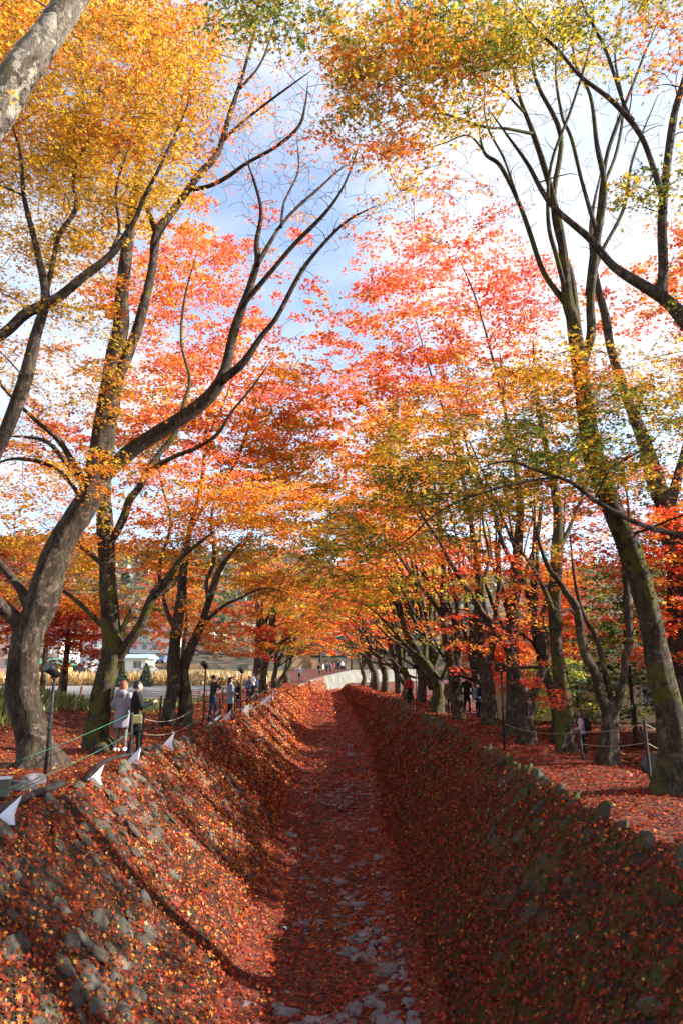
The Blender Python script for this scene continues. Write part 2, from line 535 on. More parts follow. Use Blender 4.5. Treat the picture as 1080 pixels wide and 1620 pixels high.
# walls
ys_w = np.concatenate([np.arange(-14, 5, 1.0), np.arange(5, 26, .12), np.arange(26, 50, .4), np.arange(50, 81, 1.0)])
rr = np.linspace(0, 1, 34)
Y, S = np.meshgrid(ys_w, rr, indexing='ij')
wl_o = obj('retaining_wall', grid_mesh('retaining_wall', wall_left(Y, S, pile(Y, S, 21)), [M_WALL_L]))
tag(wl_o, 'sloping stone channel wall on the left, patched with sunlight and orange leaves', 'retaining wall')
Y, S = np.meshgrid(np.concatenate([ys_w, np.arange(81, 172, 1.0)]), rr, indexing='ij')
wr_o = obj('retaining_wall', grid_mesh('retaining_wall', wall_right(Y, S, pile(Y, S, 33))[:, ::-1], [M_WALL_R]))
tag(wr_o, 'sloping mossy stone channel wall on the right, in deep shade', 'retaining wall')
Y, S = np.meshgrid(np.arange(79.6, 171, .8), np.linspace(0, 1, 8), indexing='ij')
P = wall_left(Y, S) + np.stack([.03 * wave(Y, S * 4, 71, 5, .3, 2), 0 * Y, 0 * Y], -1)
cw = obj('concrete_wall', grid_mesh('concrete_wall', P, [M_CONC]))
tag(cw, 'curved pale concrete channel wall lit by sun at the far bend', 'concrete wall')
Y2 = np.arange(79.6, 171, .8)
cop = np.stack([np.stack([le(Y2) + o_, Y2, lt(Y2) + h_], -1) for o_, h_ in ((.05, -.12), (.07, .05), (-.40, .06), (-.42, -.1))], 1)
obj('coping', grid_mesh('coping', cop, [M_CONC]), cw)
# moss hummocks on the far end of the right bank
# ------------------------------------------------------------------ stones of the walls and cobbles of the bed
def stone_mesh(name, seed, mat, flat=.5):
    r = np.random.default_rng(seed)
    bm = bmesh.new()
    bmesh.ops.create_icosphere(bm, subdivisions=2, radius=1.0)
    dead = [v for v in bm.verts if v.co.z < -.45]
    bmesh.ops.delete(bm, geom=dead, context='VERTS')
    k = r.uniform(-1, 1, (5, 3)); ph = r.uniform(0, 6.28, 5)
    for v in bm.verts:
        p = np.array(v.co)
        # squarish outline with a flattened face
        q = np.sign(p) * np.abs(p) ** .70
        m = 1 + .24 * sum(math.sin(2.0 * k[i].dot(p) + ph[i]) for i in range(5)) / 1.5
        v.co = Vector(q * m)
        v.co += Vector(r.normal(0, .05, 3))
        v.co.z = min(v.co.z, .8 + .16 * math.sin(3 * p[0] + ph[0]) + .12 * math.sin(4 * p[1] + ph[1])) * flat
    me = bpy.data.meshes.new(name)
    bm.to_mesh(me); bm.free()
    me.polygons.foreach_set('use_smooth', np.ones(len(me.polygons), dtype=bool))
    me.materials.append(mat)
    return me

def frame(nrm, tang):
    n = np.array(nrm, float); t = np.array(tang, float)
    t = t - n * t.dot(n); t /= np.linalg.norm(t)
    return np.stack([t, np.cross(n, t), n], 1)

def place_stones(name, parent, meshes, items, limit, mat):
    """items: (priority, position, 3x3 axes, scale3). The best as single children, the rest joined."""
    items.sort(key=lambda q: q[0])
    for p_, pos, ax, sc in items[:limit]:
        o = bpy.data.objects.new(name, meshes[rng.integers(len(meshes))])
        COL.objects.link(o)
        M = Matrix.Identity(4)
        A = ax * np.array(sc)[None, :]
        for i in range(3):
            for j in range(3): M[i][j] = A[i][j]
            M[i][3] = pos[i]
        o.parent = parent
        o.matrix_local = M
    rest = items[limit:]
    if rest:
        mb_v, mb_f, n = [], [], 0
        base = []
        for m in meshes:
            v = np.zeros(len(m.vertices) * 3); m.vertices.foreach_get('co', v)
            base.append((v.reshape(-1, 3), np.array([list(p.vertices) for p in m.polygons])))
        for p_, pos, ax, sc in rest:
            v, f = base[rng.integers(len(base))]
            mb_v.append((v * np.array(sc)) @ ax.T + pos); mb_f.append(f + n); n += len(v)
        o = obj(name, mesh_from(name, np.concatenate(mb_v), np.concatenate(mb_f), [mat]), parent)
        o['kind'] = 'stuff'

def wall_items(wall_fn, nrm, pl_seed, seed, moss_side):
    r = np.random.default_rng(seed)
    items = []
    sgn = 1 if nrm[0] > 0 else -1
    row = 0
    rdir = np.array([sgn * .707, 0, -.707])
    s_end = 46
    for row in range(11):
        rr_ = .012 + row * .093
        s = 5.2 + (row % 2) * .18 + r.uniform(0, .1)
        while s < s_end:
            L = r.uniform(.16, .38); H = r.uniform(.18, .34)
            if row == 0: H = r.uniform(.20, .42); L = r.uniform(.14, .40)
            if s > 24: L *= 1.35; H *= 1.2
            sc_, rc = s + L / 2, rr_ + r.uniform(-.02, .02)
            h = r.uniform(-.035, .035) + (.012 if moss_side else .004) + ((.022 if moss_side else .01) if row == 0 else 0)
            pos = wall_fn(np.array(sc_), np.array(np.clip(rc, 0, 1)), np.array(h))
            p = float(pile(sc_, rc, pl_seed))
            top = h + .05
            s += L + r.uniform(.02, .10)
            if not moss_side and row < 2 and sc_ < 13.5 and r.random() < .6: continue
            if top < p + .005 or (row > 0 and r.random() < .14): continue
            n2 = np.array(nrm) + r.normal(0, .13, 3); n2 /= np.linalg.norm(n2)
            ang = r.normal(0.9, .5)
            tg = np.array([0, 1, 0]) * math.cos(ang) + rdir * math.sin(ang)
            ax = frame(n2, tg)
            items.append((np.linalg.norm(pos - CAM) - (4 if row == 0 else 0), pos, ax, (L * .52, H * .52, r.uniform(.08, .13))))
    return items
stones = [stone_mesh('stone', 100 + i, M_STONE, .62) for i in range(10)]
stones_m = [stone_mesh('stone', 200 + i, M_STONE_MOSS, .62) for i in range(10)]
place_stones('stone', wl_o, stones, wall_items(wall_left, NL, 21, 5, False), 290, M_STONE)
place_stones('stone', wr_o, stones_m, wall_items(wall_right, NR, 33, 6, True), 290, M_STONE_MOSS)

cob = [stone_mesh('cobble', 300 + i, M_COBBLE, .6) for i in range(10)]
r = np.random.default_rng(44)
items = []
for i in range(1500):
    y = 8.5 + 34 * r.random() ** 1.6
    a, b = lb(y), rb(y)
    x = np.clip(r.normal(.0, .62), a + .35, b - .35)
    if wave(x * 1.6, y * .8, 61, 6, .6, 3.0) < -.55 + .8 * r.random() + .3 * sstep(20, 30, y): continue
    sz = r.choice([r.uniform(.035, .075), r.uniform(.07, .13)], p=[.72, .28])
    n2 = np.array([0, 0, 1.0]) + r.normal(0, .2, 3); n2 /= np.linalg.norm(n2)
    pos = np.array([x, y, gz_bed(x, y) + sz * r.uniform(-.25, .06)])
    items.append((-sz / y, pos, frame(n2, (math.cos(i), math.sin(i), 0)), (sz * r.uniform(.9, 1.5), sz * r.uniform(.7, 1.0), sz * r.uniform(.8, 1.1))))
place_stones('cobble', bed, cob, items, 295, M_COBBLE)

# ------------------------------------------------------------------ leaves
def star(out):
    return np.array([(math.sin(math.radians(a)) * q, math.cos(math.radians(a)) * q, .22 * q * q) for a, q in out])
LEAF = {
    5: (star([(180, .22), (-108, .62), (-80, .30), (-52, .88), (-24, .34), (0, 1), (24, .34), (52, .88), (80, .30), (108, .62)]),
        np.array([(0, i, i + 1) for i in range(1, 9)])),
    3: (star([(180, .35), (-72, .85), (-32, .34), (0, 1), (32, .34), (72, .85)]), np.array([(0, 1, 2), (0, 2, 3), (0, 3, 4), (0, 4, 5)])),
    2: (star([(180, .7), (-80, .7), (0, 1), (80, .7)]), np.array([(0, 1, 2), (0, 2, 3)])),
    1: (star([(180, .55), (-80, .22), (0, 1), (80, .22)]), np.array([(0, 1, 2), (0, 2, 3)])),
}
def leaf_arrays(pos, nrm, size, col, lod):
    n = len(pos)
    tv, tf = LEAF[lod]
    k = len(tv)
    nrm = nrm / (np.linalg.norm(nrm, axis=1)[:, None] + 1e-9)
    a = rng.normal(size=(n, 3))
    a -= nrm * (a * nrm).sum(1)[:, None]
    a /= np.linalg.norm(a, axis=1)[:, None] + 1e-9
    b = np.cross(nrm, a)
    curl = rng.normal(0, 1.0, n)[:, None, None]
    s = (np.asarray(size) * .58)[:, None, None]
    V = pos[:, None, :] + s * (tv[None, :, 0:1] * a[:, None, :] + tv[None, :, 1:2] * b[:, None, :] + curl * tv[None, :, 2:3] * nrm[:, None, :])
    Fc = tf[None] + (np.arange(n) * k)[:, None, None]
    C = np.repeat(col, k, axis=0)
    return V.reshape(-1, 3), Fc.reshape(-1, 3), C
def leaf_object(name, chunks, mat, parent=None):
    off, vs, fs, cs = 0, [], [], []
    for v, f, c in chunks:
        vs.append(v); fs.append(f + off); cs.append(c); off += len(v)
    o = obj(name, mesh_from(name, np.concatenate(vs), np.concatenate(fs), [mat], np.concatenate(cs), smooth=False), parent)
    o['kind'] = 'stuff'
    return o

PAL = {k: np.array([lin(c) for c in v]) for k, v in {
    'gold':   [(216, 162, 30), (230, 188, 58), (200, 144, 24), (224, 160, 36), (186, 148, 36)],
    'orange': [(238, 138, 38), (230, 114, 32), (240, 160, 52), (224, 126, 34), (218, 92, 28)],
    'coral':  [(242, 108, 72), (234, 86, 66), (246, 136, 84), (234, 96, 86), (242, 124, 64)],
    'red':    [(220, 62, 32), (232, 84, 38), (204, 48, 30), (236, 108, 46), (224, 72, 44)],
    'olive':  [(150, 134, 30), (178, 146, 32), (118, 118, 28), (192, 150, 36), (104, 112, 30)],
    'green':  [(84, 104, 30), (110, 120, 34), (62, 88, 30), (140, 130, 34), (70, 90, 28)],
    'ever':   [(52, 74, 34), (66, 90, 40), (40, 60, 30), (88, 104, 44), (60, 84, 44)],
    'wine':   [(150, 50, 46), (178, 70, 50), (132, 44, 50), (190, 96, 50), (160, 60, 60)],
    'lime':   [(150, 160, 50), (120, 140, 46), (176, 170, 60), (96, 120, 40), (160, 150, 40)],
}.items()}
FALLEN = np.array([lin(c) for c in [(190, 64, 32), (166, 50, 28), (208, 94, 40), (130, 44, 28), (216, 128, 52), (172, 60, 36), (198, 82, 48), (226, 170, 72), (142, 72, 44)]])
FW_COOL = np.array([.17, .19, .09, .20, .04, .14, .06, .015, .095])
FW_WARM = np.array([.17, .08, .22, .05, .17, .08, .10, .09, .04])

def fallen(chunks, P, N, size, w, lod, tilt=.45, lo=.18, hi=.80):
    n = len(P)
    col = FALLEN[rng.choice(len(FALLEN), n, p=w / w.sum())] * rng.uniform(lo, hi, n)[:, None]
    nr = np.asarray(N) + rng.normal(0, tilt, (n, 3))
    chunks.append(leaf_arrays(P, nr, size * rng.uniform(.55, 1.3, n), col, lod))

def scatter_walls():
    ch = []
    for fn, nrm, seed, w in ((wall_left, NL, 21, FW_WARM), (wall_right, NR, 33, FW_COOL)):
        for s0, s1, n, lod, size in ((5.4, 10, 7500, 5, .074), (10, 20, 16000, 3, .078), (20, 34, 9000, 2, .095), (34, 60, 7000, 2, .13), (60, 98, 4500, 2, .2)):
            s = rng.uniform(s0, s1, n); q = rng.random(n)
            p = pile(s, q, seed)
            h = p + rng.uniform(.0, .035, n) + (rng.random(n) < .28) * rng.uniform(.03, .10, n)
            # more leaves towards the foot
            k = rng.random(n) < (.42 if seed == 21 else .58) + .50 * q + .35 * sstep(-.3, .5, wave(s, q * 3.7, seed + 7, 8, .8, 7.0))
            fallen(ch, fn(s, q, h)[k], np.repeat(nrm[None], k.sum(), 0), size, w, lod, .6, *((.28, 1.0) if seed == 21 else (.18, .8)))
    for s0, s1, n, lod, size in ((8, 11, 3500, 5, .075), (11, 24, 10500, 3, .08), (24, 60, 7000, 2, .12), (60, 110, 4000, 2, .22)):
        s = rng.uniform(s0, s1, n); q = rng.random(n)
        x = lb(s) + (rb(s) - lb(s)) * q
        mid = np.exp(-((q - .47) / .2) ** 2)
        P = np.stack([x, s, gz_bed(x, s) + rng.uniform(.01, .05, n) + .03 * (rng.random(n) < .3)], -1)
        k = rng.random(n) > .25 * mid
        fallen(ch, P[k], np.array([[0, 0, 1.0]]), size, FW_COOL, lod, .5, .35, 1.2)
    for side, zf, w in ((-1, gz_left, FW_WARM), (1, gz_right, FW_COOL)):
        for s0, s1, n, lod, size, wd in ((6, 13, 7000, 3, .078, 5), (13, 22, 9000, 3, .09, 8), (22, 45, 9000, 2, .13, 10), (45, 85, 3500, 2, .22, 8)):
            s = rng.uniform(s0, s1, n)
            d = rng.random(n) ** 1.2 * wd
            x = (le(s) if side < 0 else re(s)) + side * d
            P = np.stack([x, s, zf(x, s) + rng.uniform(.008, .03, n)], -1)
            fallen(ch, P, np.array([[0, 0, 1.0]]), size, w, lod, .35, .25, .95)
    o = leaf_object('fallen_leaves', ch, M_FALLEN)
    tag(o, 'red and orange maple leaves carpeting walls, banks and bed', 'fallen leaves', kind='stuff')
scatter_walls()

# ------------------------------------------------------------------ trees
COVK = 1.62                      # overall leaf density
class Tree:
    def __init__(self, name, label, group, base, bark=None):
        self.root = empty(name, base)
        tag(self.root, label, 'tree', group)
        self.base = np.array(base, float)
        self.bark = bark or M_BARK
        self.nodes, self.nr = [], []
        self.chunks, self.targets = [], []
        self.tw = []
        self.seed = int(rng.integers(1 << 30))
        self.n = 0
    def stem(self, pts, rad, sides=12, sub=5, name='limb', rough=.10, flare=0.0):
        pts = np.asarray(pts, float); rad = np.asarray(rad, float)
        self.n += 1
        r_ = np.random.default_rng(self.seed + self.n)
        if name == 'limb' and len(pts) > 2:        # small natural kinks
            L = np.linalg.norm(np.diff(pts, axis=0), axis=1).mean()
            pts = pts.copy(); pts[1:-1] += r_.normal(0, .03 * L, (len(pts) - 2, 3))
        big = name == 'trunk' and sides >= 14
        v, f = tube(pts - self.base, rad, 26 if big else sides, 9 if big else sub, rough=rough, seed=self.seed + self.n, flare=flare)
        obj(name, mesh_from(name, v, f, [self.bark]), self.root)
        if name == 'limb' or len(pts) > 6:
            e, d = pts[-1], pts[-1] - pts[-2]
            d = d / (np.linalg.norm(d) + 1e-9)
            for k in range(6):
                self.spray(e + d * r_.uniform(.4, 1.6) + r_.normal(0, .28, 3), .3, 0, 'gold', .08, 3)
            q = catmull(np.column_stack([pts, rad]), 4)
            for k in range(min(10, len(q) // 2) if np.linalg.norm(self.base - CAM) < 26 else 0):
                w_ = q[r_.integers(len(q) // 3, len(q)), :3]
                o_ = r_.normal(0, 1, 3); o_[2] = abs(o_[2]) * .8; o_ /= np.linalg.norm(o_)
                self.spray(w_ + o_ * r_.uniform(.25, .7) + d * r_.uniform(.4, 1.2) + np.array([0, 0, .15]), .3, 0, 'gold', .08, 3)
        q = catmull(np.column_stack([pts, rad]), 4)
        lo = 0 if name == 'limb' else len(q) // 3
        self.nodes += [x[:3] for x in q[lo:]]
        self.nr += [max(x[3], .004) for x in q[lo:]]
    def px(self, pts, t, name='limb', sides=10, dt=0.0, flare=0.0, ground=False, rough=.09):
        """stem traced as (u, v, width in px); t depth or (t0, t1)"""
        t0, t1 = t if isinstance(t, tuple) else (t, t)
        n = len(pts)
        P, R = [], []
        for i, q in enumerate(pts):
            tt = depth(q[1], t0 + (t1 - t0) * i / max(1, n - 1))
            P.append(W(q[0], q[1], tt))
            a_, b_ = pts[max(0, i - 1)], pts[min(n - 1, i + 1)]
            dv, du = b_[1] - a_[1], b_[0] - a_[0]
            k_ = max(.66, abs(dv) / (math.hypot(du, dv) + 1e-6)) if name == 'trunk' else .82
            R.append(q[2] * k_ * .84 * tt / F / 2 * (.5 if i == n - 1 else 1))
        if ground:
            P.insert(0, P[0] + np.array([0, 0, -.35])); R.insert(0, R[0] * 1.15)
        self.stem(P, R, sides, 5, name, rough, flare)
    def spray(self, c, R, n, pal, size, lod, bare=False):
        self.targets.append((np.array(c, float), R, n, pal, size, lod))
    def grow(self, sub_twigs=True):
        if not self.targets: return
        C = np.array([q[0] for q in self.targets])
        N = [np.array(x) for x in self.nodes]; NRr = list(self.nr)
        NA = np.array(N)
        D = np.full(len(C), 1e9); J = np.zeros(len(C), int)
        def upd(A, off):
            d = np.linalg.norm(C[:, None, :] - A[None], axis=2) * (1 + .25 * (A[None, :, 2] > C[:, None, 2]))
            j = d.argmin(1); m = d[np.arange(len(C)), j]
            k = m < D
            D[k] = m[k]; J[k] = j[k] + off
        for i in range(0, len(NA), 400): upd(NA[i:i + 400], i)
        r_ = np.random.default_rng(self.seed)
        done = np.zeros(len(C), bool)
        tv, tf, tn = [], [], 0
        for it in range(len(C)):
            i = int(np.where(done, 1e9, D).argmin())
            done[i] = True
            p0, r0, c = N[J[i]], NRr[J[i]], C[i]
            L = np.linalg.norm(c - p0)
            k = int(np.clip(L / .3, 3, 9))
            s = np.linspace(0, 1, k + 1)[:, None]
            jit = r_.normal(0, .09 * L, 3); jit[2] = abs(jit[2]) * .6 + .05 * L
            P = p0 + (c - p0) * s + jit * np.sin(math.pi * s) + r_.normal(0, .010 * L, (k + 1, 3)) * (s > 0) * (s < 1)
            ra = min(r0 * .8, .007 + .011 * L)
            rb_ = max(.0048, ra * .3)
            R = ra + (rb_ - ra) * s[:, 0]
            v, f = tube(P, R, 5 if ra > .025 else 4 if ra > .016 else 3, cap=False)
            tv.append(v - self.base); tf.append(np.array(f) + tn); tn += len(v)
            off = len(N)
            N += list(P[1:]); NRr += list(R[1:])
            upd(P[1:], off)
            _, Rs, n, pal, size, lod = self.targets[i]
            if n and lod >= 3:
                for dr in self.axes(i, c, Rs)[:3]:
                    e = c + dr * Rs * .85
                    m = (c + e) / 2 + r_.normal(0, .03, 3)
                    v, f = tube([c, m, e], [.006, .0045, .0025], 3, cap=False)
                    tv.append(v - self.base); tf.append(np.array(f) + tn); tn += len(v)
        o = obj('twigs', mesh_from('twigs', np.concatenate(tv), np.concatenate(tf), [M_TWIG]), self.root)
        o['kind'] = 'stuff'
        self.leaves()
    def axes(self, i, c, R):
        """directions of the side twigs of spray i: a flat, slightly drooping fan"""
        r_ = np.random.default_rng(self.seed % 100000 + i)
        k = int(r_.integers(5, 8))
        a0 = r_.uniform(0, 6.28); tl = r_.normal(0, .20, 2)
        out = []
        for q in range(k):
            a = a0 + q * 6.28 / k + r_.normal(0, .25)
            d = np.array([math.cos(a), math.sin(a), 0]); d[2] = tl[0] * d[0] + tl[1] * d[1] - .10
            out.append(d * r_.uniform(.7, 1.15))
        return out
    def leaves(self):
        for i, (c, R, n, pal, size, lod) in enumerate(self.targets):
            if n <= 0: continue
            A = np.array(self.axes(i, c, R))
            k = rng.integers(len(A), size=n)
            s_ = rng.random(n) ** .6
            P = A[k] * (s_ * R)[:, None]
            lat = rng.normal(0, .13 * R, (n, 2)) * (.6 + .7 * s_)[:, None]
            P[:, :2] += lat
            P[:, 2] += -.18 * R * s_ * s_ + rng.normal(0, .045, n)
            P += c - self.base
            nr = np.stack([rng.normal(0, .48, n), rng.normal(0, .48, n), np.ones(n)], -1)
            pc = PAL[pal]
            w = rng.dirichlet(np.ones(len(pc)) * .9)
            col = pc[rng.choice(len(pc), n, p=w)] * rng.uniform(.72, 1.18, n)[:, None]
            col = col * rng.uniform(.82, 1.12)
            self.chunks.append(leaf_arrays(P, nr, size * rng.uniform(.55, 1.4, n), np.clip(col, 0, .95), lod))
        if self.chunks:
            leaf_object('crown', self.chunks, M_LEAF, self.root)
    def bare(self, u, v, ru, rv, t0, t1, n):
        for i in range(n):
            a, q = rng.uniform(0, 6.28), math.sqrt(rng.random())
            vv = v + rv * q * math.sin(a)
            self.spray(W(u + ru * q * math.cos(a), vv, depth(vv, rng.uniform(t0, t1))), .3, 0, 'gold', .08, 3)
    def region(self, u, v, ru, rv, t0, t1, cov, pal, R=.6, size=.09, lps=70):
        """foliage filling an ellipse of the picture between depths t0 and t1; cov = leaf area per frontal area"""
        t = depth(v, (t0 + t1) / 2)
        if t > 18: size = max(size, .085 * t / 18)
        cov *= COVK if cov > .1 else 1
        area = math.pi * ru * rv * (t / F) ** 2
        n_l = cov * area / (.42 * size * size * .62)
        n_s = max(1, int(round(n_l / lps)))
        pals = pal if isinstance(pal, (list, tuple)) else [pal]
        for i in range(n_s):
            a, q = rng.uniform(0, 6.28), math.sqrt(rng.random())
            vv = v + rv * q * math.sin(a)
            tt = depth(vv, rng.uniform(t0, t1))
            c = W(u + ru * q * math.cos(a), vv, tt)
            lod = 5 if tt < 9.3 else 3 if tt < 17.5 else 2
            self.spray(c, R * rng.uniform(.7, 1.3), int(lps * rng.uniform(.6, 1.4)) if cov > .02 else 0, pals[rng.integers(len(pals))], size, lod)

def tree_at(u, v, label, group, bark=None, name='maple_tree'):
    t = hit(u, v)
    p = W(u, v, t)
    return Tree(name, label, group, (p[0], p[1], gz(p[0], p[1])), bark), t

GL, GR = 'maples along the left bank', 'maples along the right bank'
# ---- near left tree whose limb, coloured as if sunlit, crosses the top left corner (trunk out of frame)
T = Tree('maple_tree', 'near maple whose thick limb, coloured pale as if sunlit, crosses the top left corner', GL, (-6.1, 6.6, 0), M_BARK_SUNLIT)
T.px([(-475, 1385, 110), (-455, 1000, 92), (-330, 650, 86), (-180, 430, 82), (-90, 320, 80), (-30, 215, 78), (20, 132, 74), (70, 62, 68), (118, -8, 60), (175, -100, 48), (210, -190, 30)], (6.6, 7.2), 'trunk', 14, flare=.5, ground=True, rough=.05)
T.px([(-330, 650, 60), (-200, 300, 46), (-120, 60, 36), (-40, -120, 24)], (6.6, 8.0))
T.region(-60, -160, 200, 90, 8, 11, .8, ['gold', 'olive'])
T.region(-200, 100, 160, 300, 6, 9, 1.2, 'gold')
T.region(420, 22, 95, 50, 7.0, 8.5, 1.3, ['green', 'olive'], .35, .078, 50)
T.px([(175, -100, 30), (260, -90, 18), (340, -50, 10), (400, 0, 6), (450, 35, 3)], (7.1, 7.6))
T.grow()
# ---- second left tree, trunk out of frame, pale branch and dark fork entering from the left edge
T = Tree('maple_tree', 'maple at the left edge with dark forked stem under golden leaves', GL, (-7.8, 9.9, 0))
T.px([(-335, 1280, 92), (-310, 1100, 72), (-210, 920, 62), (-110, 830, 48), (-40, 770, 36), (0, 705, 29), (35, 620, 26), (55, 540, 22), (72, 470, 17), (60, 400, 12), (45, 340, 10), (37, 300, 8), (32, 240, 6), (15, 185, 4)], (9.8, 10.6), 'trunk', 12, flare=.5, ground=True)
T.px([(-210, 920, 46), (-150, 720, 34), (-80, 580, 28), (0, 528, 24), (40, 497, 24), (93, 470, 22), (135, 440, 20), (176, 398, 16), (212, 347, 12), (222, 310, 9), (260, 250, 7), (295, 170, 5), (300, 128, 3)], (10, 10.8))
T.px([(72, 465, 15), (80, 425, 12), (95, 375, 11), (118, 330, 10), (120, 280, 8), (132, 235, 7), (146, 200, 5), (160, 130, 3)], (10.5, 11))
T.px([(176, 398, 9), (195, 360, 7), (190, 300, 6), (205, 230, 4), (235, 160, 3)], (10.8, 11.5))
T.px([(40, 310, 6), (15, 300, 5), (-30, 280, 4)], 10.5)
T.px([(-210, 920, 40), (-260, 600, 30), (-240, 300, 18), (-200, 100, 8)], (9.8, 10.5))
T.region(90, 120, 190, 150, 10, 14, 1.9, ['gold', 'gold', 'gold', 'orange'])
T.region(60, 300, 150, 120, 10, 14, 1.15, 'gold')
T.region(230, 130, 110, 130, 10, 14, 1.0, ['gold', 'gold', 'orange'])
T.region(170, 270, 120, 70, 10, 14, 1.15, 'gold')
T.region(290, 60, 70, 60, 11, 14, .8, ['gold', 'orange'])
T.region(60, 420, 130, 80, 10, 13, .5, 'gold', .5)
T.region(70, 560, 110, 70, 11, 14, .35, ['gold', 'orange'], .5)
T.region(120, 470, 100, 60, 11, 14, .35, ['gold', 'orange'], .5)
T.region(20, 60, 120, 80, 9.5, 12, 1.0, ['gold', 'orange'])
T.region(-150, 500, 130, 300, 9, 12, .8, 'gold')
T.grow()
# ---- first full trunk on the left
T, t = tree_at(62, 1210, 'stout maple leaning right, nearest full trunk on the left, bare limbs across the sky', GL)
T.px([(62, 1212, 92), (56, 1182, 68), (46, 1140, 58), (35, 1090, 55), (38, 1040, 58), (47, 1000, 60), (67, 950, 60), (93, 868, 55), (125, 815, 51), (147, 772, 50), (158, 720, 41), (166, 663, 37), (176, 590, 32), (191, 518, 28), (195, 445, 24), (205, 367, 20), (214, 300, 13), (224, 220, 8), (217, 140, 4)], t, 'trunk', 16, flare=.75, ground=True, rough=.08)
T.px([(46, 1010, 42), (22, 978, 34), (-15, 935, 28), (-60, 860, 22), (-90, 760, 14)], (t, t - .8))
T.px([(55, 985, 32), (42, 945, 26), (28, 918, 20), (0, 893, 18), (-40, 850, 14), (-70, 800, 9)], (t, t + .8))
T.px([(172, 640, 26), (188, 595, 25), (207, 554, 24), (223, 492, 22), (240, 414, 20), (249, 373, 20), (280, 326, 18), (311, 285, 16), (345, 240, 14), (368, 180, 11), (385, 125, 8), (400, 65, 5), (409, 15, 3)], (t, t + .5))
T.px([(249, 373, 16), (238, 345, 12), (228, 315, 9), (222, 270, 6), (236, 200, 4)], (t + .3, t + .6))
T.px([(300, 300, 11), (332, 292, 9), (360, 280, 9), (390, 260, 8), (435, 235, 8), (472, 203, 7), (485, 170, 5), (487, 128, 3)], (t + .3, t - .5))
T.px([(350, 225, 8), (372, 205, 7), (395, 185, 6), (440, 145, 5), (495, 110, 3)], (t + .4, t - .6))
T.px([(380, 140, 6), (410, 105, 5), (428, 60, 4), (440, 10, 2)], (t + .4, t))
T.px([(150, 762, 42), (175, 738, 37), (205, 714, 35), (249, 684, 33), (311, 642, 31), (352, 598, 27), (368, 528, 21), (384, 481, 18), (407, 419, 15), (404, 385, 12), (412, 331, 9), (402, 285, 6), (388, 250, 3)], (t, t - .6))
T.px([(345, 606, 22), (384, 575, 17), (415, 533, 14), (441, 497, 12), (477, 430, 10), (518, 383, 8), (555, 349, 6), (602, 322, 3)], (t - .5, t - 1.2))
T.px([(380, 488, 13), (430, 430, 11), (467, 388, 10), (518, 336, 8), (541, 300, 6), (560, 255, 4), (572, 212, 3)], (t - .5, t - 1.4))
T.px([(407, 419, 11), (425, 395, 10), (445, 360, 8), (467, 331, 7), (500, 300, 6), (535, 270, 4), (570, 248, 2)], (t - .5, t + .3))
T.px([(445, 360, 6), (450, 320, 5), (470, 270, 4), (470, 220, 3)], (t - .3, t + .5))
T.px([(138, 778, 18), (133, 763, 17), (112, 725, 14), (89, 693, 12), (48, 660, 9), (0, 607, 7), (-30, 560, 4)], (t, t - 1))
T.px([(135, 770, 14), (108, 738, 13), (75, 700, 10), (45, 690, 7), (5, 690, 4)], (t, t + 1))
T.px([(132, 790, 11), (95, 745, 9), (50, 727, 8), (0, 728, 5), (-40, 760, 3)], (t, t - .5))
T.region(110, 610, 90, 70, t - 2, t + 1, .8, ['gold', 'gold', 'orange'], .5)
T.region(200, 590, 70, 70, t - 2, t + .5, .7, ['gold', 'orange'], .5)
T.region(160, 745, 90, 35, t - 2.2, t - .8, .9, ['gold', 'orange'], .45)
T.region(60, 700, 80, 50, t - 1, t + 2, .5, ['gold', 'orange'])
T.region(70, 800, 120, 70, t + .5, t + 4, 1.0, ['orange', 'gold'])
T.region(300, 120, 120, 120, t - 1, t + 2, .28, ['gold', 'orange'], .5)
T.bare(430, 200, 130, 160, t - 1, t + 1, 260)
T.bare(490, 310, 110, 100, t - 1, t + 1, 140)
T.bare(300, 180, 120, 160, t - 1, t + 1, 90)
T.region(420, 170, 130, 130, t - 1, t + 1, .09, ['coral', 'orange'], .5, .07, 22)
T.region(250, 280, 90, 90, t - 1, t + 2, .45, ['gold', 'orange'], .5)
T.grow()
# ---- second trunk on the left, mossy
T, t = tree_at(158, 1186, 'mossy upright maple beside the woman in the grey coat', GL, M_BARK_MOSS)
T.px([(158, 1190, 60), (153, 1165, 48), (161, 1110, 40), (173, 1060, 40), (180, 1030, 41), (176, 990, 33), (172, 945, 32), (169, 890, 30), (166, 830, 28), (166, 785, 22), (173, 720, 14), (186, 640, 10), (196, 560, 5)], t, 'trunk', 14, flare=.6, ground=True, rough=.09)
T.px([(184, 1045, 30), (203, 1018, 24), (225, 985, 22), (244, 942, 22), (262, 922, 19), (274, 905, 14), (289, 881, 11), (315, 859, 8), (342, 838, 4)], (t, t - .8))
T.px([(244, 942, 16), (262, 930, 14), (290, 905, 8), (300, 880, 5)], (t - .4, t + .6))
T.px([(186, 1022, 16), (196, 995, 14), (205, 972, 9), (207, 962, 6)], t)
T.px([(168, 870, 22), (183, 846, 20), (195, 815, 18), (205, 790, 17), (222, 767, 16), (237, 744, 15), (260, 707, 12), (278, 685, 11), (292, 640, 9), (300, 600, 7), (286, 540, 6), (291, 470, 5), (312, 400, 3)], (t, t + 1))
T.px([(237, 744, 12), (275, 725, 10), (315, 705, 9), (345, 685, 8), (365, 655, 6), (400, 610, 5), (428, 572, 3)], (t + .4, t - .5))
T.px([(170, 900, 14), (150, 880, 11), (120, 860, 9), (90, 850, 6)], (t, t + 1))
T.px([(172, 1000, 14), (140, 965, 11), (110, 940, 9), (80, 925, 6)], (t, t + 1.5))
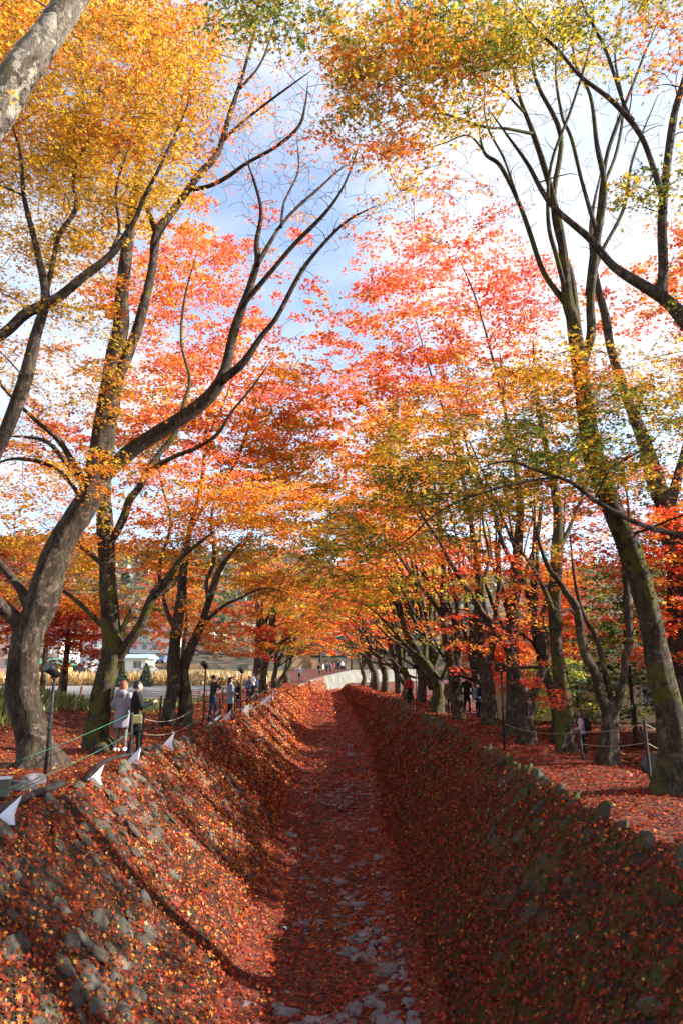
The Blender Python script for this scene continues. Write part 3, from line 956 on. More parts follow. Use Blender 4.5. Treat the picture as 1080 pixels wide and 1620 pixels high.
T.region(330, 800, 130, 50, t - 1, t + 1.5, 1.5, ['orange', 'orange', 'gold'], .55)
T.region(250, 850, 90, 50, t - .5, t + 2, .7, ['orange', 'gold'])
T.region(420, 800, 90, 45, t - 1, t + 2, 1.2, ['orange', 'gold'], .5)
T.region(300, 740, 100, 35, t, t + 3, .65, ['orange', 'coral'])
T.region(100, 900, 110, 60, t + 1, t + 5, 1.0, ['gold', 'orange'])
T.region(80, 965, 110, 40, t + 7, t + 13, .8, ['red', 'orange', 'wine'], .6)
T.region(235, 960, 70, 50, t + 6, t + 11, .7, ['orange', 'olive', 'orange'], .6)
T.region(60, 680, 100, 60, t + 2, t + 6, .55, ['coral', 'orange', 'wine'], .6)
T.region(330, 600, 130, 90, t + 1, t + 4, .36, ['orange', 'coral'])
T.region(290, 430, 90, 90, t + 1, t + 4, .29, ['orange', 'coral'])
T.grow()
# ---- third, a twin trunk
T, t = tree_at(278, 1150, 'sunlit twin trunked maple beside the two visitors on the left path', GL)
T.px([(270, 1152, 34), (268, 1122, 25), (276, 1080, 24), (275, 1040, 22), (280, 1000, 20), (286, 950, 18), (290, 900, 15), (300, 840, 11), (318, 770, 8), (325, 700, 6), (330, 620, 4)], t, 'trunk', 14, flare=.7, ground=True, rough=.11)
T.px([(292, 1146, 28), (294, 1105, 24), (290, 1062, 22), (301, 1030, 20), (318, 990, 16), (331, 950, 14), (346, 905, 12), (366, 875, 8), (388, 852, 5)], t + .3, 'trunk', 12, flare=.5, ground=True, rough=.1)
T.px([(331, 950, 10), (328, 920, 9), (338, 880, 8), (335, 820, 6), (350, 740, 4)], (t, t + 1))
T.px([(318, 990, 10), (350, 960, 8), (380, 945, 6), (420, 930, 4), (460, 940, 2)], (t, t - 1))
T.px([(280, 1000, 12), (262, 960, 10), (255, 900, 8), (270, 820, 6), (250, 740, 4), (270, 640, 3)], (t, t + 2))
T.px([(300, 840, 8), (330, 790, 7), (370, 740, 6), (400, 660, 5), (430, 590, 3)], (t, t + 1))
T.px([(325, 700, 5), (360, 600, 4), (380, 500, 3), (400, 420, 2)], (t, t + 1))
T.region(330, 690, 130, 60, t - 2, t + 3, .9, ['orange', 'orange', 'gold'], .6)
T.region(370, 600, 110, 100, t - 2, t + 2, .95, ['orange', 'coral', 'orange'], .7)
T.region(330, 470, 130, 110, t - 1, t + 4, .54, ['coral', 'orange'], .7)
T.region(360, 360, 120, 60, t, t + 4, .29, ['coral', 'coral', 'orange'], .6)
T.region(450, 650, 70, 80, t, t + 4, 1.1, ['orange', 'orange', 'olive'], .7)
T.region(250, 640, 90, 70, t, t + 4, .65, ['orange', 'coral'])
T.region(470, 720, 70, 70, t + 1, t + 6, 1.0, ['orange', 'gold'], .7)
T.region(430, 760, 90, 70, t, t + 4, 1.5, ['orange', 'gold', 'olive'], .7)
T.region(440, 880, 80, 70, t, t + 5, 1.5, ['orange', 'olive', 'gold'], .7)
T.region(370, 1000, 75, 38, t - 1, t + 4, 1.2, ['orange', 'red', 'orange'], .55)
T.region(290, 860, 80, 60, t + 1, t + 5, .9, ['orange', 'olive'])
T.region(480, 470, 60, 120, t, t + 4, .11, ['coral', 'orange'], .5)
T.bare(520, 470, 60, 150, t, t + 3, 60)
T.region(230, 430, 120, 90, t + 1, t + 4, .36, ['coral', 'orange'])
T.region(230, 720, 120, 70, t + 2, t + 6, .7, ['red', 'orange', 'olive'])
T.grow()

# ---- right: near tree out of frame whose limbs come in from the right edge
T = Tree('maple_tree', 'near maple whose limbs reach in from the right edge with olive leaves', GR, (6.2, 8.0, gz(6.2, 8.0)))
T.px([(1395, 1330, 104), (1360, 1100, 82), (1295, 900, 74), (1205, 700, 60), (1135, 560, 48), (1085, 508, 42), (1045, 470, 34), (973, 424, 23), (930, 376, 18), (870, 322, 13), (833, 258, 8), (800, 212, 5), (770, 170, 3)], (8.0, 9.2), 'trunk', 14, flare=.6, ground=True)
T.px([(1045, 470, 30), (1048, 420, 22), (1047, 330, 20), (1058, 255, 18), (1072, 180, 15), (1085, 90, 12), (1090, 0, 8)], (8.9, 9.2))
T.px([(1047, 310, 15), (1037, 274, 13), (1010, 215, 12), (967, 166, 11), (919, 118, 9), (880, 80, 7), (844, 43, 6), (815, 5, 4)], (8.9, 9.0))
T.px([(1000, 190, 9), (989, 161, 8), (956, 86, 7), (919, 5, 5), (900, -50, 3)], (8.9, 9.6))
T.px([(1295, 900, 30), (1220, 895, 24), (1140, 868, 19), (1080, 848, 15), (1030, 835, 12), (985, 815, 11), (940, 790, 10), (900, 765, 9), (850, 745, 7), (801, 729, 5), (758, 740, 3)], (8.3, 8.8))
T.px([(880, 755, 7), (840, 762, 6), (785, 772, 5), (720, 794, 5), (677, 820, 4), (634, 858, 3), (559, 896, 2)], (8.7, 8.3))
T.px([(940, 790, 6), (965, 740, 5), (1010, 715, 4), (1040, 690, 2)], (8.7, 8.9))
T.px([(1295, 900, 50), (1330, 600, 40), (1300, 300, 28), (1240, 50, 16), (1180, -120, 8)], (8.2, 9.0))
T.region(780, 760, 190, 55, 8.6, 11.5, 1.9, ['olive', 'green', 'gold', 'green'], .5)
T.region(950, 680, 150, 70, 8.6, 11.5, 1.8, ['olive', 'green', 'gold', 'green'], .5)
T.region(720, 690, 130, 50, 9, 12, 1.3, ['olive', 'gold'], .5)
T.region(640, 820, 130, 50, 8.2, 11, 1.6, ['olive', 'gold', 'green'], .5)
T.region(570, 880, 90, 50, 8.2, 11, 1.2, ['olive', 'green', 'gold'], .45)
T.region(530, 935, 60, 40, 8.5, 11, .7, ['olive', 'gold'], .4)
T.region(960, 590, 150, 45, 9.5, 12, 1.5, ['gold', 'gold', 'orange'], .5)
T.region(770, 620, 140, 50, 10, 13, 1.0, ['gold', 'orange'], .5)
T.region(800, 45, 130, 60, 8, 10.5, 1.2, ['olive', 'green', 'gold'], .5)
T.region(1040, 290, 60, 40, 8, 9.5, .8, ['olive', 'green'], .4)
T.region(1040, 60, 80, 90, 8, 10.5, .6, ['olive', 'orange'], .5)
T.region(1250, 420, 150, 420, 7, 11, 1.1, ['olive', 'gold'], .7)  # unseen foliage beyond the right edge, added to shade the left wall
T.region(1000, -120, 220, 90, 7, 10, .5, ['olive', 'gold'], .7)
T.region(1360, 720, 180, 260, 7.5, 11, 1.1, ['olive', 'orange'], .7)  # more out-of-frame leaves, added to darken the near left wall
T.region(880, 540, 40, 15, 9, 11, .5, 'gold', .4)
T.region(1000, 745, 90, 30, 8.6, 11, .8, ['olive', 'gold'], .45)
T.grow()
# ---- right: big leaning trunk, vase of dark stems above
T, t = tree_at(1074, 1250, 'leaning maple at the right edge, moss on its back and many dark stems overhead', GR, M_BARK_MOSS)
T.px([(1074, 1252, 100), (1070, 1195, 66), (1061, 1140, 56), (1051, 1095, 50), (1041, 1050, 46), (1031, 1000, 43), (1015, 930, 43), (987, 850, 43), (961, 785, 41), (942, 735, 38), (930, 680, 34), (921, 620, 31), (913, 560, 28), (905, 505, 23), (897, 473, 20), (887, 376, 15), (871, 301, 12), (844, 215, 10), (820, 150, 7), (805, 80, 4)], t, 'trunk', 16, flare=.6, ground=True, rough=.07)
T.px([(913, 560, 24), (915, 510, 20), (905, 440, 15), (887, 392, 13), (873, 322, 12), (880, 215, 11), (849, 129, 8), (833, 54, 5), (830, 0, 3)], (t, t + .5))
T.px([(917, 590, 24), (928, 530, 21), (930, 467, 18), (946, 376, 15), (951, 300, 13), (950, 225, 11), (930, 150, 8), (908, 97, 6), (900, 20, 3)], (t, t + .8))
T.px([(903, 495, 18), (889, 475, 15), (856, 428, 12), (838, 365, 11), (817, 311, 10), (790, 263, 9), (763, 236, 7), (755, 190, 4)], (t, t + .6))
T.px([(930, 467, 15), (938, 400, 12), (945, 340, 11), (957, 258, 10), (978, 204, 9), (1000, 140, 7), (1015, 107, 6), (1042, 27, 3)], (t + .5, t + 1.2))
T.px([(946, 376, 11), (924, 300, 9), (903, 226, 8), (887, 180, 7), (882, 100, 5), (895, 20, 3)], (t + .5, t + 1.5))
T.px([(897, 473, 12), (880, 410, 10), (862, 350, 9), (868, 260, 7), (905, 170, 6), (930, 80, 4), (940, 0, 3)], (t, t - .6))
T.px([(951, 300, 9), (975, 240, 7), (985, 160, 6), (970, 80, 5), (985, 0, 3)], (t + .6, t + 1.8))
T.px([(930, 467, 12), (960, 400, 9), (985, 330, 8), (1000, 250, 6), (1040, 150, 4)], (t + .5, t + 2))
T.px([(844, 212, 8), (800, 205, 6), (768, 199, 6), (699, 177, 5), (634, 150, 4), (554, 123, 2)], (t, t - 2))
T.px([(830, 180, 6), (790, 140, 5), (740, 110, 4), (690, 60, 3), (640, 20, 2)], (t, t - 2))
T.px([(763, 236, 5), (740, 215, 4), (700, 225, 3), (650, 240, 2)], (t, t - 1))
T.px([(817, 311, 6), (800, 250, 5), (770, 190, 4), (765, 120, 3)], (t, t + .6))
T.region(640, 70, 120, 75, t - 3.5, t - .5, 1.5, ['gold', 'olive', 'orange'], .5)
T.region(720, 140, 90, 70, t - 3, t - .5, 1.1, ['gold', 'olive', 'orange'], .5)
T.region(590, 180, 70, 70, t - 3, t - 1, 1.2, ['gold', 'orange', 'olive'], .45)
T.region(650, 265, 75, 50, t - 3, t - .5, .6, ['orange', 'gold', 'coral'], .4)
T.region(760, 60, 90, 60, t - 3, t - 1, 1.1, ['olive', 'gold'], .5)
T.region(560, 60, 60, 60, t - 3, t, .9, ['orange', 'gold'], .5)
T.region(690, 330, 110, 60, t - 1, t + 3, .38, ['coral', 'orange'], .5)
T.region(540, 190, 60, 130, t - 1.5, t + 1, .22, ['coral', 'orange'], .45)
T.region(700, 40, 120, 60, t - 2, t, .8, ['olive', 'gold', 'green'], .5)
T.region(880, 60, 70, 70, t - 1, t + 1, .45, ['olive', 'gold'], .5)
T.bare(940, 200, 140, 200, t, t + 2.0, 220)
T.bare(780, 260, 100, 120, t, t + 1.5, 90)
T.region(870, 600, 90, 40, t - 1, t + 2, .5, ['gold', 'orange'], .5)
T.region(1180, 650, 90, 250, t - 1, t + 3, .8, ['olive', 'orange'], .7)  # leaves outside the frame, added to dapple the light on the left wall
T.grow()
# ---- right: trunk behind it, cut by the frame
T, t = tree_at(1092, 1205, 'grey maple trunk cut by the right edge behind the leaning maple', GR)
T.px([(1092, 1208, 70), (1086, 1150, 54), (1082, 1080, 48), (1075, 1000, 46), (1075, 930, 44), (1068, 870, 40), (1055, 815, 37), (1036, 760, 32), (1018, 700, 26), (995, 640, 20), (968, 560, 17), (957, 500, 15), (940, 430, 12), (935, 350, 8), (950, 270, 4)], t, 'trunk', 14, flare=.6, ground=True)
T.px([(1055, 815, 24), (1072, 740, 20), (1100, 640, 14), (1110, 520, 9)], (t, t + 1))
T.region(1010, 480, 90, 70, t + 2, t + 6, .47, ['coral', 'orange'], .6)
T.region(1060, 400, 50, 60, t + 2, t + 6, .36, 'coral', .6)
T.region(1180, 500, 120, 250, t, t + 4, .8, ['red', 'orange'], .7)  # foliage mostly out of view, added to hold back sun from the right
T.region(1270, 760, 160, 220, t - 2, t + 3, 1.1, ['red', 'orange'], .7)  # unseen crown extension, added to cast shade across the channel
T.region(1060, 620, 70, 50, t, t + 4, .8, ['gold', 'olive'], .6)
T.grow()
# ---- right: forked slim tree
T, t = tree_at(961, 1208, 'maple forking low into three stems, in front of the dark boulders', GR)
T.px([(962, 1212, 44), (962, 1185, 34), (963, 1150, 31), (963, 1128, 32), (950, 1105, 20), (941, 1068, 18), (923, 1030, 17), (911, 965, 16), (896, 939, 14), (880, 915, 12), (865, 895, 9), (850, 850, 6), (840, 800, 4)], t, 'trunk', 14, flare=.8, ground=True, rough=.1)
T.px([(966, 1130, 18), (966, 1105, 15), (955, 1055, 12), (943, 1011, 11), (920, 967, 9), (905, 900, 6), (900, 830, 4)], (t, t + .6))
T.px([(966, 1140, 22), (979, 1107, 20), (984, 1065, 18), (989, 1040, 17), (995, 1015, 16), (992, 965, 15), (989, 926, 13), (985, 880, 10), (995, 820, 7), (985, 740, 4)], (t, t + .4))
T.px([(913, 975, 6), (898, 963, 5), (885, 966, 4), (870, 960, 2)], (t, t - .5))
T.region(860, 1100, 40, 30, t - .5, t + 1, .5, 'red', .35)
T.region(900, 850, 60, 40, t, t + 2, .5, ['orange', 'olive'], .5)
T.region(990, 780, 60, 60, t, t + 3, .5, ['orange', 'red'], .5)
T.grow()
# ---- right: straight sunlit trunk
T, t = tree_at(893, 1188, 'straight maple with burls, just left of the visitor in pink', GR, M_BARK_MOSS)
T.px([(894, 1191, 42), (891, 1165, 33), (889, 1115, 31), (883, 1062, 25), (878, 1000, 23), (877, 940, 22), (880, 880, 20), (882, 820, 17), (875, 760, 14), (862, 700, 11), (850, 640, 8), (842, 540, 4)], t, 'trunk', 14, flare=.8, ground=True, rough=.13)
T.px([(878, 980, 14), (860, 930, 10), (830, 880, 8), (800, 850, 5)], (t, t - 1))
T.px([(880, 880, 12), (905, 820, 9), (930, 760, 7), (950, 680, 4)], (t, t + 1.5))
T.region(800, 960, 55, 35, t - 2.5, t - .5, .4, ['red', 'orange'], .4)
T.region(830, 900, 80, 45, t - 2, t + 1, .5, ['red', 'orange', 'olive'], .5)
T.region(770, 1020, 50, 25, t - 2.5, t - .5, .4, ['red', 'orange'], .35)
T.region(740, 1065, 28, 20, t - 2.5, t - 1, .35, ['red'], .3)
T.region(855, 1010, 45, 50, t - 1.5, t + .5, .25, ['red', 'orange'], .4)
T.region(850, 1075, 40, 25, t - 2, t - .5, .25, ['red'], .35)
T.region(840, 640, 90, 60, t, t + 4, .6, ['orange', 'gold'], .6)
T.region(920, 790, 160, 75, t + 3, t + 8, .8, ['orange', 'red', 'olive'], .6)
T.region(1000, 880, 90, 60, t + 3, t + 8, .7, ['red', 'red', 'orange'], .6)
T.grow()
# ---- right: tree with arm leaning to the left
T, t = tree_at(830, 1176, 'maple with one long arm slanting left over the channel', GR)
T.px([(831, 1180, 38), (830, 1145, 27), (828, 1105, 23), (816, 1065, 20), (800, 1020, 17), (768, 978, 16), (740, 935, 13), (715, 895, 10), (690, 850, 7), (660, 800, 5), (640, 730, 3)], (t, t - .5), 'trunk', 14, flare=.9, ground=True)
T.px([(834, 1140, 22), (846, 1095, 18), (860, 1045, 16), (853, 1000, 14), (848, 960, 12), (845, 900, 11), (850, 840, 8), (860, 780, 5)], (t, t + .5))
T.px([(768, 978, 10), (762, 930, 9), (770, 880, 7), (762, 820, 5), (770, 740, 3)], (t - .3, t + 1))
T.region(720, 900, 70, 50, t - 1, t + 2, .7, ['red', 'orange', 'olive'], .5)
T.region(700, 970, 50, 30, t - 1, t + 1, .4, ['red', 'orange'], .4)
T.region(760, 560, 110, 90, t + 1, t + 6, .54, ['coral', 'orange'], .7)
T.region(830, 460, 70, 100, t + 1, t + 6, .43, ['coral'], .7)
T.region(680, 700, 110, 60, t, t + 4, .8, ['orange', 'gold'], .6)
T.grow()
# ---- right: upright trunk behind it
T, t = tree_at(812, 1163, 'upright maple behind the one with the slanting arm', GR)
T.px([(812, 1166, 36), (812, 1120, 27), (811, 1050, 25), (810, 1000, 24), (812, 940, 22), (818, 870, 18), (822, 800, 14), (815, 740, 10), (800, 660, 7), (790, 560, 4)], t, 'trunk', 12, flare=.8, ground=True)
T.px([(812, 960, 12), (835, 900, 10), (850, 850, 8), (858, 790, 5)], (t, t + 1))
T.px([(815, 900, 12), (795, 850, 9), (775, 800, 7), (740, 720, 5), (720, 620, 3)], (t, t + 1))
T.px([(800, 660, 6), (780, 560, 5), (745, 470, 4), (720, 400, 2)], (t, t + 2))
T.region(700, 420, 110, 90, t + 1, t + 7, .43, ['coral', 'coral', 'red'], .75)
T.region(640, 520, 90, 90, t + 2, t + 8, .43, ['coral', 'orange'], .75)
T.region(780, 420, 90, 60, t + 1, t + 6, .36, ['coral', 'red'], .7)
T.region(610, 560, 110, 90, t + 2, t + 8, .5, ['orange', 'coral'], .7)
T.region(700, 600, 100, 60, t + 1, t + 6, .58, ['orange', 'coral'], .7)
T.grow()
# ---- right: many-stemmed trunk
T, t = tree_at(773, 1146, 'thick maple dividing into three upright stems halfway along the right bank', GR)
T.px([(773, 1149, 36), (773, 1110, 28), (768, 1065, 26), (760, 1040, 24), (757, 1000, 18), (757, 950, 15), (755, 900, 13), (748, 850, 10), (735, 780, 7), (725, 700, 4)], t, 'trunk', 12, flare=.7, ground=True)
T.px([(764, 1060, 18), (742, 1032, 14), (728, 1005, 12), (722, 970, 10), (716, 920, 8), (700, 860, 5), (690, 780, 3)], (t, t - .6))
T.px([(768, 1060, 18), (780, 1012, 14), (786, 970, 12), (790, 920, 10), (788, 860, 8), (800, 780, 5)], (t, t + .8))
T.px([(728, 1005, 8), (705, 960, 7), (680, 920, 5), (650, 890, 3)], (t, t - 1.5))
T.px([(735, 780, 6), (715, 680, 5), (680, 580, 4), (650, 480, 2)], (t, t + 2))
T.region(640, 420, 90, 70, t + 1, t + 7, .29, ['coral'], .8)
T.region(580, 620, 90, 80, t + 1, t + 8, .50, ['orange', 'coral'], .8)
T.region(650, 660, 110, 60, t, t + 5, .9, ['orange', 'gold', 'orange'], .7)
T.region(600, 780, 90, 70, t, t + 6, .9, ['orange', 'gold'], .7)
T.region(720, 800, 130, 75, t, t + 5, .8, ['orange', 'olive', 'gold'], .6)
T.region(760, 900, 90, 50, t + 1, t + 6, .6, ['red', 'orange'], .6)
T.grow()
T, t = tree_at(725, 1139, 'dark slender maple between the thick three stemmed one and the mossy footed one', GR)
T.px([(726, 1142, 28), (723, 1112, 21), (715, 1070, 18), (708, 1030, 17), (702, 990, 15), (700, 940, 12), (700, 880, 9), (690, 800, 6), (680, 700, 3)], t, 'trunk', 12, flare=.6, ground=True)
T.px([(708, 1030, 11), (716, 990, 9), (728, 940, 7), (735, 860, 4)], (t, t + 1))
T.px([(702, 990, 10), (685, 950, 8), (660, 920, 6), (630, 880, 4), (600, 850, 2)], (t, t - 1))
T.region(600, 700, 90, 70, t, t + 7, .58, ['orange', 'gold'], .8)
T.region(570, 850, 80, 60, t, t + 6, .9, ['orange', 'gold'], .7)
T.region(560, 540, 70, 80, t + 2, t + 9, .20, ['coral', 'orange'], .8)
T.grow()
T, t = tree_at(690, 1128, 'maple with sunlit mossy foot leaning left over the right bank', GR, M_BARK_MOSS)
T.px([(690, 1130, 28), (694, 1104, 20), (691, 1080, 19), (681, 1060, 18), (668, 1042, 16), (652, 1030, 10), (632, 1010, 8), (610, 985, 7), (585, 962, 5), (560, 950, 3)], t, 'trunk', 12, flare=.9, ground=True)
T.px([(672, 1046, 14), (672, 1020, 12), (668, 985, 10), (660, 940, 8), (650, 880, 5), (630, 800, 3)], (t, t + 1))
T.px([(684, 1062, 12), (692, 1040, 10), (700, 1000, 8), (705, 960, 6), (700, 900, 4)], (t, t + 1))
T.px([(668, 985, 7), (650, 965, 6), (635, 930, 5), (610, 900, 3)], (t, t - 1))
T.px([(690, 1085, 9), (702, 1065, 8), (712, 1030, 6), (715, 990, 4)], (t, t - .5))
T.region(580, 930, 80, 40, t - 1, t + 5, .9, ['orange', 'gold', 'olive'], .6)
T.region(540, 780, 90, 90, t, t + 7, .86, ['orange', 'gold'], .8)
T.region(530, 660, 60, 60, t, t + 7, .43, ['orange', 'coral'], .8)
T.grow()

# ---- rows of maples receding on both banks
def row_tree(x, y, label, group, side, pals, h, seed, lean=1.0, nst=5, n_sp=75, lod_size=.17, slim=1.0):
    r = np.random.default_rng(seed)
    z = gz(x, y)
    T = Tree('maple_tree', label, group, (x, y, z), M_BARK_MOSS if seed % 3 == 0 else M_BARK)
    rt = r.uniform(.26, .40) * slim
    hf = r.uniform(1.5, 3.4)
    top = np.array([x - side * .35 * lean + r.normal(0, .15), y + r.normal(0, .3), z + hf])
    T.stem([(x, y, z - .3), (x, y, z), (x + r.normal(0, .1), y, z + hf * .5), top, top + np.array([-side * .2 * lean, 0, 1.0])],
           [rt * 1.15, rt, rt * .78, rt * .72, rt * .3], 12, 4, 'trunk', .13, .7)
    for k in range(nst):
        a = (k + r.uniform(-.3, .3)) / nst * 6.28
        out = r.uniform(1.0, 3.2)
        e = top + np.array([math.cos(a) * out - side * 1.3 * lean, math.sin(a) * out, h * r.uniform(.62, .9) - hf])
        st = top + np.array([0, 0, r.uniform(-.6, .3)])
        P = [st]
        for q in (.2, .45, .7):
            P.append(st + (e - st) * np.array([q ** 1.5, q ** 1.5, q]) + r.normal(0, .16, 3))
        P.append(e)
        T.stem(P, [rt * .55, rt * .46, rt * .34, rt * .2, .025], 7, 4, rough=.1)
    for q in range(2):                                # low boughs reaching over the channel
        e = top + np.array([-side * r.uniform(2.6, 4.4), r.normal(0, 1.5), r.uniform(1.2, 3.4)])
        T.stem([top, top + (e - top) * .3 + r.normal(0, .25, 3), top + (e - top) * .65 + r.normal(0, .25, 3), e], [rt * .3, rt * .2, rt * .13, .02], 6, 4)
    for i in range(n_sp):
        d = r.normal(size=3); d /= np.linalg.norm(d)
        q = r.random() ** .45
        c = np.array([x - side * 1.9 * lean, y, z + h * .64]) + d * q * np.array([4.8, 3.6, h * .40])
        c[2] = max(c[2], z + 2.9 + .45 * abs(c[0] - x * .6))
        T.spray(c, r.uniform(.6, 1.1), 62, pals[r.integers(len(pals))], lod_size, 2)
    T.grow()
ORD = ['fourth', 'fifth', 'sixth', 'seventh', 'eighth', 'ninth', 'tenth']
mix_l = [['orange', 'olive', 'gold'], ['orange', 'gold', 'red'], ['orange', 'red'], ['orange', 'gold'], ['gold', 'orange'], ['orange', 'red'], ['red', 'orange']]
for i, y in enumerate([51, 56, 62, 68, 75, 84]):
    row_tree(float(le(y)) - 1.8 + .3 * math.sin(i * 2.3), y, ORD[i] + ' maple from the camera in the left row, beyond the standing visitors', GL, -1, mix_l[i], 11 + (i % 3), 500 + i, .9, 4 + i % 3, 80, .17 + .012 * i)
for i, (x, y, lb_) in enumerate([(6.9, 23.5, 'slim dark maple standing behind the upright trunk on the right bank'), (6.6, 27.5, 'slim dark maple behind the thick three stemmed one'),
                                (6.2, 31.5, 'slim maple just behind the dark slender one on the right'), (5.6, 33.8, 'slim maple right behind the mossy footed one')]):
    row_tree(x, y, lb_, GR, 1, [['orange', 'red'], ['orange', 'coral'], ['gold', 'orange'], ['orange', 'olive']][i], 13, 650 + i, .7, 4, 34, .13, .6)
ORD = ['first', 'second', 'third', 'fourth', 'fifth', 'sixth', 'seventh', 'eighth', 'ninth', 'last']
for i, y in enumerate([36, 39.5, 43, 47, 51.5, 56.5, 62, 69, 77, 87]):
    row_tree(float(re(y)) + 1.5 + .3 * math.sin(i * 1.7), y, ORD[i] + ' maple of the shaded far row behind the mossy footed one on the right bank', GR, 1, mix_l[(i + 1) % 7], 13 + (i % 3), 600 + i, 1.1, 5 + i % 3, 80, .15 + .012 * i)

# ------------------------------------------------------------------ the land behind the trees
def forest_material(name, stops, scale=.22):
    m, n, l = material(name)
    geo = n.new('ShaderNodeNewGeometry')
    v = n.new('ShaderNodeTexVoronoi'); v.inputs['Scale'].default_value = scale
    l.new(geo.outputs['Position'], v.inputs['Vector'])
    sep = n.new('ShaderNodeSeparateColor'); l.new(v.outputs['Color'], sep.inputs[0])
    r = ramp(n, stops); l.new(sep.outputs[0], r.inputs['Fac'])
    ns = noise(n, l, .9, 5, .7, geo.outputs['Position'])
    mm = mixc(n, l, ns.outputs['Fac'], (0, 0, 0), r.outputs['Color'])
    bsdf(n, l, mm, .9, v.outputs['Distance'], 1, 2.0, .1)
    return m
M_FOREST = forest_material('hill_forest', [(0, (.05, .06, .05)), (.35, (.10, .09, .06)), (.6, (.16, .10, .07)), (.8, (.20, .11, .06)), (1, (.08, .10, .07))])
M_LAWN = simple('lawn', (.075, .105, .025), .9, .5, 3.0, .1, .5)
M_GRAVEL = simple('gravel_lot', (.19, .175, .165), .9, .3, 2.0, .1, .4)
M_ROAD = simple('asphalt', (.10, .10, .105), .9, .25, 1.0)

def hill_z(x, y):
    base = np.interp(y, [120, 138, 146, 175, 260, 420, 700, 1100], [-.6, -.3, 2.6, 3.6, 14, 48, 105, 150])
    return base * (1 + .25 * wave(x * .01, y * .004, 81, 5, .5, 2.5)) * np.interp(x, [-900, -60, 30, 200, 900], [1.25, 1.0, .75, .9, 1.1])
hy = np.concatenate([np.arange(120, 180, 4.0), np.arange(180, 440, 14.0), np.arange(440, 1110, 45.0)])
hx = np.concatenate([np.arange(-900, -120, 40.0), np.arange(-120, 120, 5.0), np.arange(120, 900, 40.0)])
Y, X = np.meshgrid(hy, hx, indexing='ij')
Z = hill_z(X, Y) + np.where((Y > 180), 2.2 * wave(X, Y, 82, 8, .05, .5), 0)
Z = np.where((X > -14) & (X < 60) & (Y < 178), np.minimum(Z, -1.4), Z)
hills = obj('hills', grid_mesh('hills', np.stack([X, Y, Z], -1)[:, ::-1][::-1], [M_FOREST]))
tag(hills, 'wooded autumn hillside far behind the village', 'hills', kind='structure')

def far_wood():
    n = 1400
    x, y = rng.uniform(-420, 260, n), 190 + 520 * rng.random(n) ** 1.3
    z = hill_z(x, y) + 1.0
    cl = np.array([lin(c) for c in [(84, 92, 70), (120, 100, 74), (146, 96, 70), (104, 110, 76), (150, 120, 84), (70, 84, 72)]])
    m = 16
    c = np.repeat(np.stack([x, y, z], -1), m, 0)
    rr_ = np.repeat(rng.uniform(2.2, 4.5, n), m)
    d = rng.normal(size=(n * m, 3)); d /= np.linalg.norm(d, axis=1)[:, None]; d[:, 2] = np.abs(d[:, 2]) * 1.3
    col = np.repeat(cl[rng.integers(len(cl), size=n)], m, 0) * rng.uniform(.7, 1.2, n * m)[:, None]
    o = leaf_object('far_wood', [leaf_arrays(c + d * rr_[:, None], d + rng.normal(0, .4, d.shape), rr_ * 1.1, col, 2)], M_LEAF)
    tag(o, 'autumn wood covering the far hillside', 'wood', kind='stuff')
far_wood()
def sheet(name, pts, mat, label, lift=.03):
    """ground cover laid over the left bank, polygon in x, y"""
    xs_ = [p[0] for p in pts]; ys_ = [p[1] for p in pts]
    (x0, x1), (y0, y1) = (min(xs_), max(xs_)), (min(ys_), max(ys_))
    Y, U = np.meshgrid(np.arange(y0, y1 + .1, 1.0), np.linspace(0, 1, 24), indexing='ij')
    sk = 1.2 * np.sin(Y * .23)
    X = x0 + (x1 - x0) * U + sk * np.minimum(U, 1 - U)
    o = obj(name, grid_mesh(name, np.stack([X, Y, gz_left(X, Y) + lift], -1), [mat]))
    return tag(o, label, name.replace('_', ' '), kind='structure')
sheet('lawn', [(-42, 29), (-9.0, 46)], M_LAWN, 'green lawn beyond the left path')
sheet('gravel_lot', [(-60, 46.5), (-9.5, 80)], M_GRAVEL, 'grey gravel lot beyond the lawn', .036)
sheet('road', [(-90, 62), (-44, 74)], M_ROAD, 'asphalt road passing the houses on the left', .06)
sheet('meadow', [(-110, 81), (-8.5, 125)], simple('dry_meadow', (.20, .15, .06), .9, .5, 1.5, .1, .5), 'dry yellow meadow before the houses', .036)

# pampas along the lot
def blades(name, label, n, xr, yr, h, pal, size):
    x, y = rng.uniform(*xr, n), rng.uniform(*yr, n)
    P = np.stack([x, y, gz_left(x, y) + rng.uniform(0, h, n)], -1)
    tv, tf = LEAF[1]
    col = pal[rng.integers(len(pal), size=n)] * rng.uniform(.7, 1.2, n)[:, None]
    b = np.stack([rng.normal(0, .3, n), rng.normal(0, .3, n), np.ones(n)], -1); b /= np.linalg.norm(b, axis=1)[:, None]
    a = np.cross(b, rng.normal(size=(n, 3))); a /= np.linalg.norm(a, axis=1)[:, None]
    s = size * rng.uniform(.6, 1.3, n)
    V = P[:, None] + s[:, None, None] * (tv[None, :, 0:1] * a[:, None] + tv[None, :, 1:2] * b[:, None])
    o = leaf_object(name, [(V.reshape(-1, 3), (tf[None] + (np.arange(n) * 4)[:, None, None]).reshape(-1, 3), np.repeat(col, 4, 0))], M_LEAF)
    return tag(o, label, name.replace('_', ' '), kind='stuff')
STRAW = np.array([lin(c) for c in [(206, 170, 110), (186, 146, 90), (220, 190, 130), (160, 126, 76)]])
blades('pampas_grass', 'dry straw coloured pampas grass along the far side of the lot', 5000, (-40, -8.5), (79, 84), 1.1, STRAW, .55)
GRASS = np.array([lin(c) for c in [(90, 110, 50), (120, 130, 60), (70, 96, 44), (150, 146, 76)]])
blades('grass', 'tufts of green grass on the mound behind the stout leaning maple', 4000, (-14, -9.3), (20, 30), .22, GRASS, .22)
